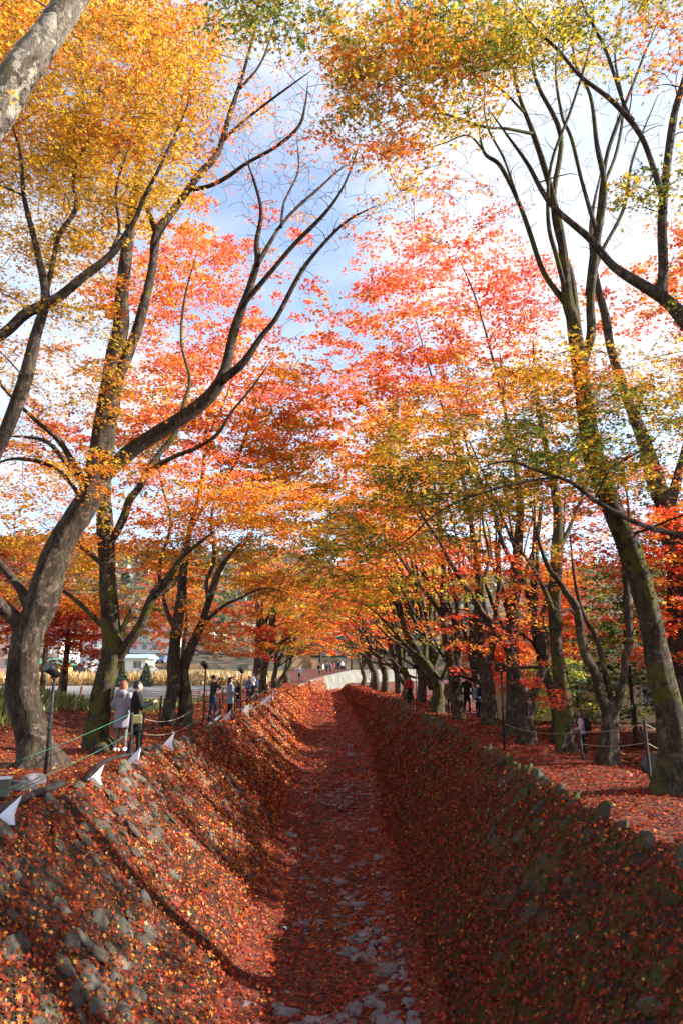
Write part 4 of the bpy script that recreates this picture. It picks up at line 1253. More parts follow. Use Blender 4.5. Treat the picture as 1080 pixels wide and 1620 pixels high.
blades('weeds', 'low green weeds along the outer edge of the left path', 2500, (-16, -8.2), (29, 45), .12, GRASS, .16)

# right: beds, boulders, evergreens, buildings
def tag_tree(T, cat='tree'):
    T.root['category'] = cat
def bush_tree(name, label, group, x, y, h, rad, pals, seed, n_sp, z0=.25, size=.14, lps=60, trunk_r=.09, zf=None):
    r = np.random.default_rng(seed)
    z = gz(x, y) if zf is None else float(zf(x, y))
    T = Tree(name, label, group, (x, y, z))
    top = np.array([x + r.normal(0, .15), y, z + h * .92])
    T.stem([(x, y, z - .2), (x, y, z + h * .3), (x + r.normal(0, .1), y, z + h * .6), top], [trunk_r * 1.2, trunk_r, trunk_r * .7, .02], 8, 4, 'trunk', .08, .3)
    for i in range(n_sp):
        q = z0 + (1 - z0) * r.random() ** .8
        a = r.uniform(0, 6.28)
        d = rad * math.sqrt(r.random()) * (1.05 - .55 * q)
        T.spray((x + d * math.cos(a), y + d * math.sin(a), z + h * q), r.uniform(.35, .7), lps, pals[r.integers(len(pals))], size, 2)
    T.grow()
    return T
GE = 'evergreens behind the right path'
for i, (x, y, h, rad, pals, nm) in enumerate([
        (12.6, 22, 7.6, 1.9, ['ever', 'lime'], 'yellow green tree behind the low forked maple'),
        (10.9, 27, 7.0, 2.0, ['ever', 'ever', 'lime'], 'dark evergreen between the visitor in pink and the boulders'),
        (14.0, 30, 8.5, 2.2, ['ever'], 'tall dark evergreen deep behind the right path'),
        (11.8, 36, 7.5, 2.2, ['ever', 'lime'], 'bright evergreen behind the many stemmed maple'),
        (9.6, 42, 6.0, 1.8, ['ever', 'olive'], 'green tree behind the mossy footed leaning maple'),
        (13.0, 16.5, 7.8, 2.2, ['ever'], 'dark evergreen at the right edge behind the boulders'),
        (10.4, 50, 6.5, 2.0, ['ever'], 'evergreen behind the shaded far row'),
        (15.8, 24.5, 9.5, 2.6, ['ever', 'lime'], 'broad tall evergreen behind the stacked boulders'),
        (18.5, 36, 11.0, 3.0, ['ever', 'olive'], 'tallest evergreen screening the pale building on the right'),
        (12.6, 41, 9.0, 2.6, ['ever', 'olive'], 'evergreen in front of the cream building on the right'),
        (9.9, 33, 3.2, 1.5, ['ever', 'lime'], 'low green bush behind the plaid shirted visitor')]):
    bush_tree('evergreen_tree', nm, GE, x, y, h, rad * 1.15, pals, 700 + i, 125 if h > 4 else 60, .10)
for i, (x, y, h, rad, pals, nm) in enumerate([
        (10.8, 19.5, 7.6, 2.6, ['red', 'red', 'orange'], 'bright red maple behind the leaning maple at the right edge'),
        (12.0, 25, 8.6, 2.8, ['red', 'orange', 'olive'], 'red and orange maple rising behind the evergreens'),
        (9.4, 30, 7.5, 2.4, ['orange', 'red'], 'orange maple behind the straight burled maple'),
        (8.9, 38, 4.2, 1.9, ['red', 'orange'], 'low red maple behind the visitors in hats'),
        (9.2, 47, 5.0, 2.2, ['red', 'orange'], 'low red maple glowing behind the far right row')]):
    bush_tree('red_maple', nm, 'maples behind the right path', x, y, h, rad * 1.25, pals, 730 + i, 140, .38, .12, 66, .12)
for i, (x, y, h, rad, pals, nm) in enumerate([
        (-11.6, 30, 4.6, 2.1, ['wine', 'red', 'orange'], 'low dark red maple seen between the two near left trunks'),
        (-13.4, 25, 6.4, 2.2, ['orange', 'wine'], 'russet maple behind the stout leaning maple'),
        (-15.0, 36, 9.0, 3.0, ['wine', 'orange', 'olive'], 'tall russet and olive maple behind the mossy upright one'),
        (-9.6, 43, 8.5, 3.2, ['orange', 'red', 'olive'], 'broad orange maple beyond the two standing visitors'),
        (-12.5, 52, 9.5, 3.4, ['orange', 'gold', 'red'], 'orange and gold maple at the lot edge beyond the lawn'),
        (-19.0, 41, 9.5, 3.4, ['orange', 'wine'], 'spreading orange maple on the lawn behind the mossy upright one'),
        (-16.5, 24, 10.0, 3.2, ['wine', 'coral', 'orange'], 'tall reddish maple at the left edge behind the mound')]):
    bush_tree('red_maple', nm, 'maples behind the left path', x, y, h, rad * 1.2, pals, 760 + i, 150, .36, .13, 66, .13)
bush_tree('red_maple', 'red maple over the crowd at the far bend', 'maples at the far bend', 7.5, 128, 9.5, 5, ['red', 'coral'], 780, 90, .3, .34, 60, .2, gz_left)
bush_tree('red_maple', 'orange maple behind the crowd at the far bend', 'maples at the far bend', -3.5, 118, 9, 4.5, ['orange', 'red'], 781, 90, .3, .34, 60, .2, gz_left)
bush_tree('red_maple', 'golden maple behind the crowd at the far bend', 'maples at the far bend', 2.0, 140, 10, 6, ['gold', 'red'], 782, 90, .25, .36, 60, .2, gz_left)

def boulder(name, label, x, y, z, s, seed, mat, cat='boulder', group=None):
    r = np.random.default_rng(seed)
    bm = bmesh.new(); bmesh.ops.create_icosphere(bm, subdivisions=4, radius=1)
    k = r.normal(0, 1.6, (9, 3)); ph = r.uniform(0, 6.28, 9)
    for v in bm.verts:
        p = np.array(v.co)
        m = 1 + .09 * sum(math.sin(k[i].dot(p) * 1.6 + ph[i]) for i in range(9)) / 1.2
        q = np.sign(p) * np.abs(p) ** .75 * m
        q = q + .03 * np.sin(9 * k[0][0] * q[[1, 2, 0]] + ph[:3])
        v.co = Vector(q * np.array(s))
    me = bpy.data.meshes.new(name); bm.to_mesh(me); bm.free()
    me.polygons.foreach_set('use_smooth', np.ones(len(me.polygons), bool)); me.materials.append(mat)
    o = obj(name, me, loc=(x, y, z)); o.rotation_euler = (r.normal(0, .2), r.normal(0, .2), r.uniform(0, 6))
    return tag(o, label, cat, group)
GB = 'dark boulders stacked on the right'
boulder('boulder', 'biggest dark boulder at the foot of the stacked rocks on the right', 9.7, 19.6, -.55, (1.0, .8, .75), 1, M_ROCK, group=GB)
boulder('boulder', 'tall dark boulder standing on top of the stacked rocks on the right', 9.9, 19.9, .75, (.65, .6, .9), 2, M_ROCK, group=GB)
boulder('boulder', 'low dark boulder left of the stacked rocks on the right', 8.75, 19.9, -.75, (.55, .5, .4), 3, M_ROCK, group=GB)
boulder('boulder', 'dark boulder right of the stacked rocks, beside the leaning trunk', 10.8, 19.2, -.2, (.7, .6, 1.0), 4, M_ROCK, group=GB)

def house(name, label, x, y, z, w, d, h, wall, roof, rz, seed, storeys=2, hip=False, roof_h=1.5, cat='house', group=None):
    rt = empty(name, (x, y, z), rz); tag(rt, label, cat, group)
    MB().box((0, 0, h / 2 - .3), (w, d, h + .6)).build('wall', wall, rt)
    e = .55
    X, Yd = w / 2 + e, d / 2 + e
    rx = X - (Yd * .9 if hip else .0)
    rx = max(rx, .4)
    V = [(-X, -Yd, h), (X, -Yd, h), (X, Yd, h), (-X, Yd, h), (-rx, 0, h + roof_h), (rx, 0, h + roof_h),
         (-X, -Yd, h - .18), (X, -Yd, h - .18), (X, Yd, h - .18), (-X, Yd, h - .18)]
    Fc = [(0, 1, 5, 4), (2, 3, 4, 5), (1, 2, 5), (3, 0, 4), (0, 6, 7, 1), (1, 7, 8, 2), (2, 8, 9, 3), (3, 9, 6, 0), (9, 8, 7, 6)]
    MB().add(V, Fc).build('roof', roof, rt)
    nw = max(2, int(w / 2.4))
    for s in range(storeys):
        zc = h / storeys * (s + .55)
        for i in range(nw):
            xc = -w / 2 + w / nw * (i + .5)
            f = MB().box((xc, -d / 2 - .02, zc), (1.35, .10, 1.2)).build('window', M_FRAME, rt)
            MB().box((xc - .31, -d / 2 - .06, zc), (.55, .06, 1.02)).build('pane', M_GLASS, f)
            MB().box((xc + .31, -d / 2 - .06, zc), (.55, .06, 1.02)).build('pane', M_GLASS, f)
    if storeys > 1:
        MB().box((0, -d / 2 - .5, h / 2 - .1), (w * .7, 1.0, .12)).box((0, -d / 2 - .97, h / 2 + .35), (w * .7, .06, .8)).build('balcony', wall, rt)
    return rt
M_FRAME = simple('window_frame', (.55, .55, .55), .5, .1)
m_, n_, l_ = material('window_glass'); bsdf(n_, l_, (.03, .04, .05), .08, spec=.7); M_GLASS = m_
M_WHITE = simple('white_render', (.62, .62, .62), .8, .12, 1.5)
M_CREAM = simple('cream_render', (.55, .46, .30), .8, .12, 1.5)
M_YELLOW = simple('yellow_render', (.60, .36, .10), .8, .12, 1.5)
M_PINK = simple('pink_render', (.55, .38, .33), .8, .12, 1.5)
M_RBLUE = simple('blue_grey_roof', (.10, .12, .17), .6, .25, 4)
M_RGREEN = simple('green_roof', (.05, .17, .12), .6, .2, 4)
M_RBROWN = simple('brown_roof', (.14, .10, .08), .7, .3, 4)
def at(u, t, zf=gz_left):
    p = W(u, 1058, t)
    return p[0], p[1], float(zf(p[0], p[1]))
GH = 'houses across the field on the left'
def put_house(u, t, *a, zf=gz_left, dz=0.0, **k):
    x, y, z = at(u, t, zf)
    return house('house', a[0], x, y, z + dz, *a[1:], group=GH, **k)
put_house(-8, 105, 'white and pink house with blue grey roof cut by the left edge', 9, 7, 6.4, M_PINK, M_RBLUE, .15, 1, hip=True)
put_house(80, 118, 'white two storey house with blue grey roof right of the stout trunk', 7.0, 6, 5.6, M_WHITE, M_RBLUE, -.2, 2, hip=True)
put_house(73, 92, 'low yellow building with green roof in front of the white house', 5.2, 5, 1.9, M_YELLOW, M_RGREEN, 0, 3, 1, roof_h=.7)
put_house(150, 150, 'white house with brown roof between the two near left trunks', 9, 7, 5.5, M_WHITE, M_RBROWN, .2, 4, zf=hill_z)
put_house(212, 108, 'low white building behind the conical shrub right of the mossy trunk', 5.0, 5, 2.3, M_WHITE, simple('pale_cyan_roof', (.30, .55, .58), .6), 0, 5, 1, roof_h=.5)
put_house(245, 185, 'pale house with grey roof on the slope above the parked cars', 11, 8, 5.5, M_WHITE, M_RBLUE, -.15, 6, zf=hill_z)
put_house(190, 200, 'cream house on the slope left of the pale one', 11, 8, 5.5, M_CREAM, M_RBROWN, .1, 7, zf=hill_z)
put_house(30, 175, 'cream house on the slope behind the stout trunk', 13, 8, 6, M_CREAM, M_RBLUE, .1, 8, zf=hill_z)
house('house', 'cream building glimpsed between trunks behind the right path', 15.5, 43, -.9, 12, 7, 5.6, M_CREAM, M_RBROWN, -.25, 9, 2, group='buildings behind the right path')
house('house', 'pale building with grey roof glimpsed behind the low forked maple', 18.5, 29.5, -.9, 8, 6, 3.6, M_WHITE, M_RBLUE, -.3, 10, 2, group='buildings behind the right path')

def car(label, x, y, z, rz, paint):
    rt = empty('parked_car', (x, y, z), rz); tag(rt, label, 'car', 'cars parked on the left')
    prof = [(-2.1, .35), (-2.12, .75), (-1.9, .92), (-1.45, .98), (-1.0, 1.45), (.75, 1.5), (1.45, 1.0), (2.0, .85), (2.12, .6), (2.1, .35)]
    n = len(prof)
    V = [(p[0], -.84 if p[1] < 1.2 else -.68, p[1]) for p in prof] + [(p[0], .84 if p[1] < 1.2 else .68, p[1]) for p in prof]
    MB().add(V, [tuple(range(n)), tuple(range(2 * n - 1, n - 1, -1))] + [(i, n + i, n + (i + 1) % n, (i + 1) % n) for i in range(n)]).build('body', paint, rt)
    for s in (-1, 1):
        MB().add([(-1.2, s * .80, 1.02), (-.9, s * .72, 1.40), (.1, s * .70, 1.43), (.1, s * .80, 1.02)], [(0, 1, 2, 3)]).build('window', M_GLASS, rt)
        MB().add([(.16, s * .80, 1.02), (.16, s * .70, 1.43), (.70, s * .70, 1.43), (1.25, s * .80, 1.02)], [(0, 1, 2, 3)]).build('window', M_GLASS, rt)
        for xx in (-1.3, 1.3):
            w = MB().tube([(xx, s * .62, .32), (xx, s * .86, .32)], .32, 14).build('wheel', M_BLACK, rt)
            MB().tube([(xx, s * .85, .32), (xx, s * .875, .32)], .19, 10).build('rim', M_FRAME, w)
        MB().box((2.07, s * .6, .66), (.1, .3, .14)).build('headlight', M_FRAME, rt)
        MB().box((-2.09, s * .62, .72), (.08, .26, .16)).build('tail_light', simple('tail_light', (.4, .02, .02), .3), rt)
    MB().add([(-1.48, -.7, 1.01), (-1.05, -.6, 1.43), (-1.05, .6, 1.43), (-1.48, .7, 1.01)], [(0, 1, 2, 3)]).build('rear_window', M_GLASS, rt)
    MB().add([(1.47, -.7, 1.03), (.83, -.6, 1.47), (.83, .6, 1.47), (1.47, .7, 1.03)], [(3, 2, 1, 0)]).build('windscreen', M_GLASS, rt)
P_W, P_D, P_S, P_B = [simple(a, b, .3, .05, 2, .5) for a, b in (('car_white', (.7, .7, .7)), ('car_dark', (.02, .025, .035)), ('car_silver', (.35, .36, .38)), ('car_blue', (.08, .13, .24)))]
for u, t, rz, pt, lb_, zf in ((120, 96, .25, P_D, 'dark car by the road, left of the mossy upright maple', gz_left), (140, 100, .2, P_W, 'white car beside the dark one by the road', gz_left),
                             (211, 147, 1.4, P_W, 'white car at the left end of the hillside car park', hill_z), (226, 148, 1.5, P_B, 'dark blue car second from the left in the hillside car park', hill_z),
                             (241, 147, 1.6, P_S, 'silver car third in the hillside car park', hill_z), (258, 149, 1.45, P_B, 'blue car at the right end of the hillside car park', hill_z)):
    x, y, z = at(u, t, zf)
    car(lb_, x, y, z + .1, rz, pt)

def cone_shrub(u, t, h, r0, label):
    x, y, z = at(u, t)
    rt = empty('conical_shrub', (x, y, z)); tag(rt, label, 'shrub', 'clipped conical evergreens across the field')
    MB().tube([(0, 0, -.1), (0, 0, h * .8)], [.08, .03], 6).build('trunk', M_TWIG, rt)
    n = 1100
    q = rng.random(n) ** 1.4; a = rng.uniform(0, 6.28, n); d = r0 * (1 - q) * np.sqrt(rng.uniform(.6, 1.1, n))
    P = np.stack([d * np.cos(a), d * np.sin(a), .15 + h * q], -1)
    nr = np.stack([np.cos(a), np.sin(a), .3 + 0 * a], -1) + rng.normal(0, .5, (n, 3))
    leaf_object('crown', [leaf_arrays(P, nr, .34 * rng.uniform(.7, 1.2, n), PAL['ever'][rng.integers(5, size=n)] * rng.uniform(.6, 1.1, n)[:, None], 2)], M_LEAF, rt)
cone_shrub(70, 84, 2.6, .95, 'clipped conical evergreen in front of the white house')
cone_shrub(85, 86, 1.9, .8, 'smaller conical evergreen right of the one by the white house')
cone_shrub(195, 72, 1.9, .8, 'conical evergreen just right of the mossy upright trunk')
cone_shrub(232, 76, 2.3, .85, 'conical evergreen beside the thatched shelter')
x, y, z = at(236, 82)
rt = empty('thatched_shelter', (x, y, z)); tag(rt, 'open shelter with wide grey thatched roof across the lot', 'shelter')
MB().tube([(0, 0, 1.0), (0, 0, 1.15), (0, 0, 1.9), (0, 0, 2.15)], [2.0, 1.95, .6, .15], 14, rough=.05).build('roof', simple('thatch', (.20, .18, .16), .95, .4, 5), rt)
for a in range(6):
    MB().tube([(1.5 * math.cos(a), 1.5 * math.sin(a), -.1), (1.5 * math.cos(a), 1.5 * math.sin(a), 1.15)], .06, 8).build('post', M_WOOD, rt)
for u, t, h, lb_, lean in ((95, 33, 2.0, 'reddish wooden stake standing on the mound, left of the mossy trunk', .03), (127, 35, 1.0, 'short weathered stake slanting beside the mossy trunk', .12)):
    x, y, z = at(u, t)
    s_ = MB().tube([(0, 0, -.2), (lean * h, 0, h * .6), (lean * h * 1.4, 0, h)], [.06, .055, .05], 8, rough=.06).build('stake', M_WOOD)
    s_.location = (x, y, z); tag(s_, lb_, 'stake')

# ------------------------------------------------------------------ things along the banks
def spotlight(label, bu, bv, h, side=1, head='spot', t=None):
    t = t or hit(bu, bv); p = W(bu, bv, t); z = gz(p[0], p[1])
    rt = empty('garden_spotlight', (p[0], p[1], z)); tag(rt, label, 'spotlight', 'black garden spotlights on poles')
    MB().tube([(0, 0, -.25), (.01, 0, h * .5), (.02 * side, 0, h)], [.03, .028, .026], 10).tube([(0, 0, .5 * h), (0, 0, .5 * h + .06)], .036, 10).build('pole', M_BLACK, rt, True)
    if head == 'spot':
        hd = MB().tube([(-.02, 0, h), (0, .0, h + .07)], [.035, .03], 8).tube([(.02, .10, h + .05), (.0, -.02, h + .12), (-.06, -.16, h + .2)], [.06, .085, .10], 12).build('lamp_head', M_BLACK, rt, True)
        MB().tube([(-.062, -.165, h + .203), (-.064, -.17, h + .206)], [.085, .085], 12).build('lens', M_GLASS, hd)
        MB().tube([(.09, .02, h + .02), (.11, .02, h + .14), (0, 0, h + .2), (-.1, -.02, h + .12)], .012, 6, 4).build('bracket', M_BLACK, hd)
    else:
        hd = MB().box((0, 0, h + .09), (.30, .16, .2), rx=.35, bevel=.02).build('lamp_head', M_BLACK, rt)
        MB().box((0, -.085, h + .12), (.25, .012, .14), rx=.35).build('lens', M_GLASS, hd)
    return rt
sl = spotlight('black spotlight on a pole in front of the stout leaning maple', 70, 1240, 1.78)
MB().tube([(.05, -.03, 1.2), (.09, -.08, .7), (.14, -.1, .25), (.26, -.12, .05)], .009, 6, 5).tube([(.24, -.12, .05), (.30, -.16, .02)], .03, 8).build('cable', M_PIPE, sl, True)
spotlight('black lamp on a pole on the right bank, before the slanting arm maple', 797, 1187, 1.9, 1, 'box')
spotlight('black lamp on a pole before the mossy footed maple', 659, 1128, 2.0, 1, 'box')
spotlight('black lamp on a pole beside the man with the camera', 321, 1146, 1.95, 1, 'spot')
spotlight('black lamp on a pole just right of the woman in the blue grey dress', 380, 1131, 1.75, 1, 'spot')
spotlight('distant black lamp on the right bank, third from the camera', 607, 1098, 1.9, 1, 'box')
spotlight('farthest black lamp on the right bank', 588, 1090, 1.9, 1, 'box')

def fence(label, posts, ropes, mat, rope_mats, group='rope fences along the paths'):
    b = W(posts[0][0], posts[0][1], hit(posts[0][0], posts[0][1]))
    rt = empty('rope_fence', tuple(b)); tag(rt, label, 'fence', group)
    tops = []
    for u, v, h in posts:
        t = hit(u, v); p = W(u, v, t) - b
        ln = rng.normal(0, .03, 2)
        tp = p + np.array([ln[0], ln[1], h])
        MB().tube([p - (0, 0, .25), p + (0, 0, .02), tp], [.036, .035, .032], 8).build('post', mat, rt)
        tops.append((p, tp))
    for i, j, k0, k1, sag, m in ropes:
        A = tops[i][0] + (tops[i][1] - tops[i][0]) * k0 if not isinstance(i, tuple) else W(*i) - b
        B = tops[j][0] + (tops[j][1] - tops[j][0]) * k1 if not isinstance(j, tuple) else W(*j) - b
        s = np.linspace(0, 1, 9)[:, None]
        P = A + (B - A) * s - np.array([0, 0, sag]) * 4 * s * (1 - s)
        MB().tube(P, .0075, 5, cap=False).build('rope', rope_mats[m], rt, True)
    return rt
RM = [M_ROPE_G, M_ROPE_W]
lp = [(207, 1198, .98), (222, 1190, .86), (303, 1166, .95), (320, 1156, .95), (348, 1141, .85), (371, 1139, .9), (391, 1132, .9), (405, 1124, .9), (418, 1117, .9), (430, 1110, .9), (440, 1104, .9)]
rp = [((-60, 1236, 9.5), 0, 0, .98, .05, 0), ((-60, 1275, 8.8), 0, 0, .55, .10, 0), (0, 1, .95, .9, .06, 0), (0, 1, .6, .5, .04, 0), (1, 2, .9, .8, .18, 1), (1, 2, .5, .4, .15, 1)]
for i in range(2, len(lp) - 1):
    rp += [(i, i + 1, .92, .92, .10, 0 if i in (3, 4) else 1), (i, i + 1, .5, .5, .10, 1)]
fence('dark posts with green and pale ropes along the left channel edge', lp, rp, M_POST, RM)
fence('low posts with a pale rope along the outer side of the left path', [(252, 1148, 1.0), (186, 1162, 1.0), (300, 1133, 1.0), (352, 1121, 1.0)], [(0, 1, .85, .85, .1, 1), (0, 2, .85, .85, .08, 1), (2, 3, .85, .85, .08, 1)], M_POST, RM)
fence('dark posts with two pale ropes beside the lower right path', [(1028, 1234, 1.02), (921, 1200, .62), (1140, 1260, 1.0), (800, 1172, .5)],
      [(0, 1, .95, .9, .06, 1), (0, 1, .62, .5, .06, 1), (0, 2, .95, .95, .1, 1), (0, 2, .62, .6, .1, 1), (1, 3, .9, .9, .12, 1)], M_POST, RM)

def paper_bag(label, u, v, h, lean, rz):
    t = hit(u, v); p = W(u, v, t)
    w = h * .55
    V = [(-w, -.02, 0), (w * .75, -.03, 0), (.1 * w, .8 * w, 0), (lean * h, .12 * w, h), (-.25 * w, -.10 * w, h * .4), (.52 * w, -.06 * w, h * .42), (-w * .12, -.20 * w, .0)]
    me = MB().add(V, [(0, 6, 4), (6, 1, 5, 4), (4, 5, 3), (1, 2, 5), (5, 2, 3), (2, 0, 4), (2, 4, 3)])
    o = me.build('paper_lantern', M_PAPER); o.location = (p[0], p[1], gz(p[0], p[1]) + .005); o.rotation_euler = (0, 0, rz)
    md = o.modifiers.new('paper', 'SOLIDIFY'); md.thickness = .004
    return tag(o, label, 'lantern', 'white folded paper lanterns along the banks')
pl = [('white paper lantern nearest the camera, cut by the left edge', 8, 1308, .36, .5), ('white paper lantern by the black hose, second from the left edge', 149, 1244, .34, .45),
      ('white paper lantern at the foot of the paired fence posts', 211, 1211, .36, .42), ('white paper lantern between the paired posts and the twin trunk', 264, 1188, .44, .4),
      ('white paper lantern lying on its side by the man with the camera', 337, 1147, .36, .9), ('white paper lantern at the feet of the woman in the dress', 359, 1140, .42, .4),
      ('white paper lantern just right of the woman in the dress', 387, 1131, .5, .4), ('crumpled white paper lantern past the third lamp', 400, 1126, .3, .8), ('white paper lantern third from the far end', 417, 1117, .55, .4),
      ('white paper lantern second from the far end', 423, 1112, .5, .4), ('farthest white paper lantern on the left bank', 428, 1107, .6, .4), ('small white paper lantern by the leaning trunk on the right', 1037, 1234, .20, .1)]
for i, (lb_, u, v, h, ln) in enumerate(pl): paper_bag(lb_, u, v, h, ln, .25 * math.sin(i * 2.1))

def hose(label, pts, r):
    P = []
    for u, v in pts:
        p = W(u, v, hit(u, v)); P.append((p[0], p[1], gz(p[0], p[1]) + r * .8))
    o = MB().tube(P, r, 8, 5, rough=.04).build('drain_hose', M_PIPE, None, True)
    return tag(o, label, 'hose', 'black hoses on the left bank')
hose('black hose lying along the left bank edge near the pole', [(-60, 1312), (0, 1290), (40, 1270), (70, 1258), (100, 1246)], .07)
hose('black hose curving past the paired fence posts', [(137, 1240), (150, 1222), (165, 1210), (185, 1202), (205, 1198), (228, 1190), (250, 1183)], .055)
t = hit(28, 1250); p = W(28, 1250, t)
boulder('rock', 'dark flat rock beside the foot of the spotlight pole', p[0], p[1], gz(p[0], p[1]) + .03, (.32, .22, .12), 21, M_ROCK, 'rock')
t = hit(53, 1243); p = W(53, 1243, t)
boulder('rock', 'pale rounded rock beside the foot of the spotlight pole', p[0], p[1], gz(p[0], p[1]) + .05, (.16, .14, .14), 22, M_COBBLE, 'rock')
t = hit(2, 1268); p = W(2, 1268, t)
rt = empty('floodlight', (p[0], p[1], gz(p[0], p[1]))); tag(rt, 'dark floodlight box with pale rim at the left edge', 'floodlight')
MB().box((0, 0, .18), (.22, .18, .26), rz=.3, bevel=.02).build('housing', simple('olive_box', (.09, .085, .07), .6), rt)
MB().box((0, 0, .325), (.24, .2, .03), rz=.3, bevel=.01).build('rim', M_FRAME, rt)
MB().tube([(0, 0, -.05), (0, 0, .08)], .03, 8).build('foot', M_BLACK, rt)

# exposed roots of right-hand maples
# ------------------------------------------------------------------ people
SKIN = simple('skin', (.52, .30, .21), .55, .06, 8)
HAIRS = {'black': simple('hair_black', (.012, .010, .010), .45, .3, 40), 'auburn': simple('hair_auburn', (.20, .075, .030), .45, .3, 40), 'brown': simple('hair_brown', (.06, .03, .02), .45, .3, 40)}
CLOTH = {}
def cloth(name, c):
    if name not in CLOTH: CLOTH[name] = simple('cloth_' + name, c, .85, .18, 16, .15, .3)
    return CLOTH[name]
def remesh(mb, name, vox, mats, smooth=4):
    me0 = mesh_from(name + '_draft', np.concatenate(mb.v), mb.f)
    o = bpy.data.objects.new(name + '_draft', me0); COL.objects.link(o)
    m = o.modifiers.new('r', 'REMESH'); m.mode = 'VOXEL'; m.voxel_size = vox
    s = o.modifiers.new('s', 'SMOOTH'); s.iterations = smooth; s.factor = .5
    dg = bpy.context.evaluated_depsgraph_get()
    me = bpy.data.meshes.new_from_object(o.evaluated_get(dg))
    bpy.data.objects.remove(o); bpy.data.meshes.remove(me0)
    me.name = name
    me.polygons.foreach_set('use_smooth', np.ones(len(me.polygons), bool))
    for q in mats: me.materials.append(q)
    return me
def capsule(mb, pts, rads, sides=12, flat=None):
    pts = np.array(pts, float); rads = list(rads)
    d0 = pts[0] - pts[1]; d0 /= np.linalg.norm(d0); d1 = pts[-1] - pts[-2]; d1 /= np.linalg.norm(d1)
    P = [pts[0] + d0 * rads[0] * .85, pts[0] + d0 * rads[0] * .5] + list(pts) + [pts[-1] + d1 * rads[-1] * .5, pts[-1] + d1 * rads[-1] * .85]
    R = [rads[0] * .45, rads[0] * .85] + rads + [rads[-1] * .85, rads[-1] * .45]
    v, f = tube(P, R, sides)
    if flat: v = (v - pts[0]) * np.array(flat) + pts[0]
    mb.add(v, f)
def rings(mb, rows, sides=18, folds=0.0, seed=0):
    """closed loft of ellipses (z, cx, cy, rx, ry)"""
    r = np.random.default_rng(seed); ph = r.uniform(0, 6.28, 3)
    a = np.arange(sides) / sides * 2 * math.pi
    V = []
    for i, (z, cx, cy, rx, ry) in enumerate(rows):
        k = folds * (1 - i / (len(rows) - 1))
        m = 1 + k * (np.sin(5 * a + ph[0]) + .6 * np.sin(8 * a + ph[1]))
        V += [(cx + rx * m[j] * math.cos(a[j]), cy + ry * m[j] * math.sin(a[j]), z) for j in range(sides)]
    n = len(rows)
    Fc = [(i * sides + j, i * sides + (j + 1) % sides, (i + 1) * sides + (j + 1) % sides, (i + 1) * sides + j) for i in range(n - 1) for j in range(sides)]
    Fc += [tuple(range(sides - 1, -1, -1)), tuple((n - 1) * sides + j for j in range(sides))]
    mb.add(V, Fc)

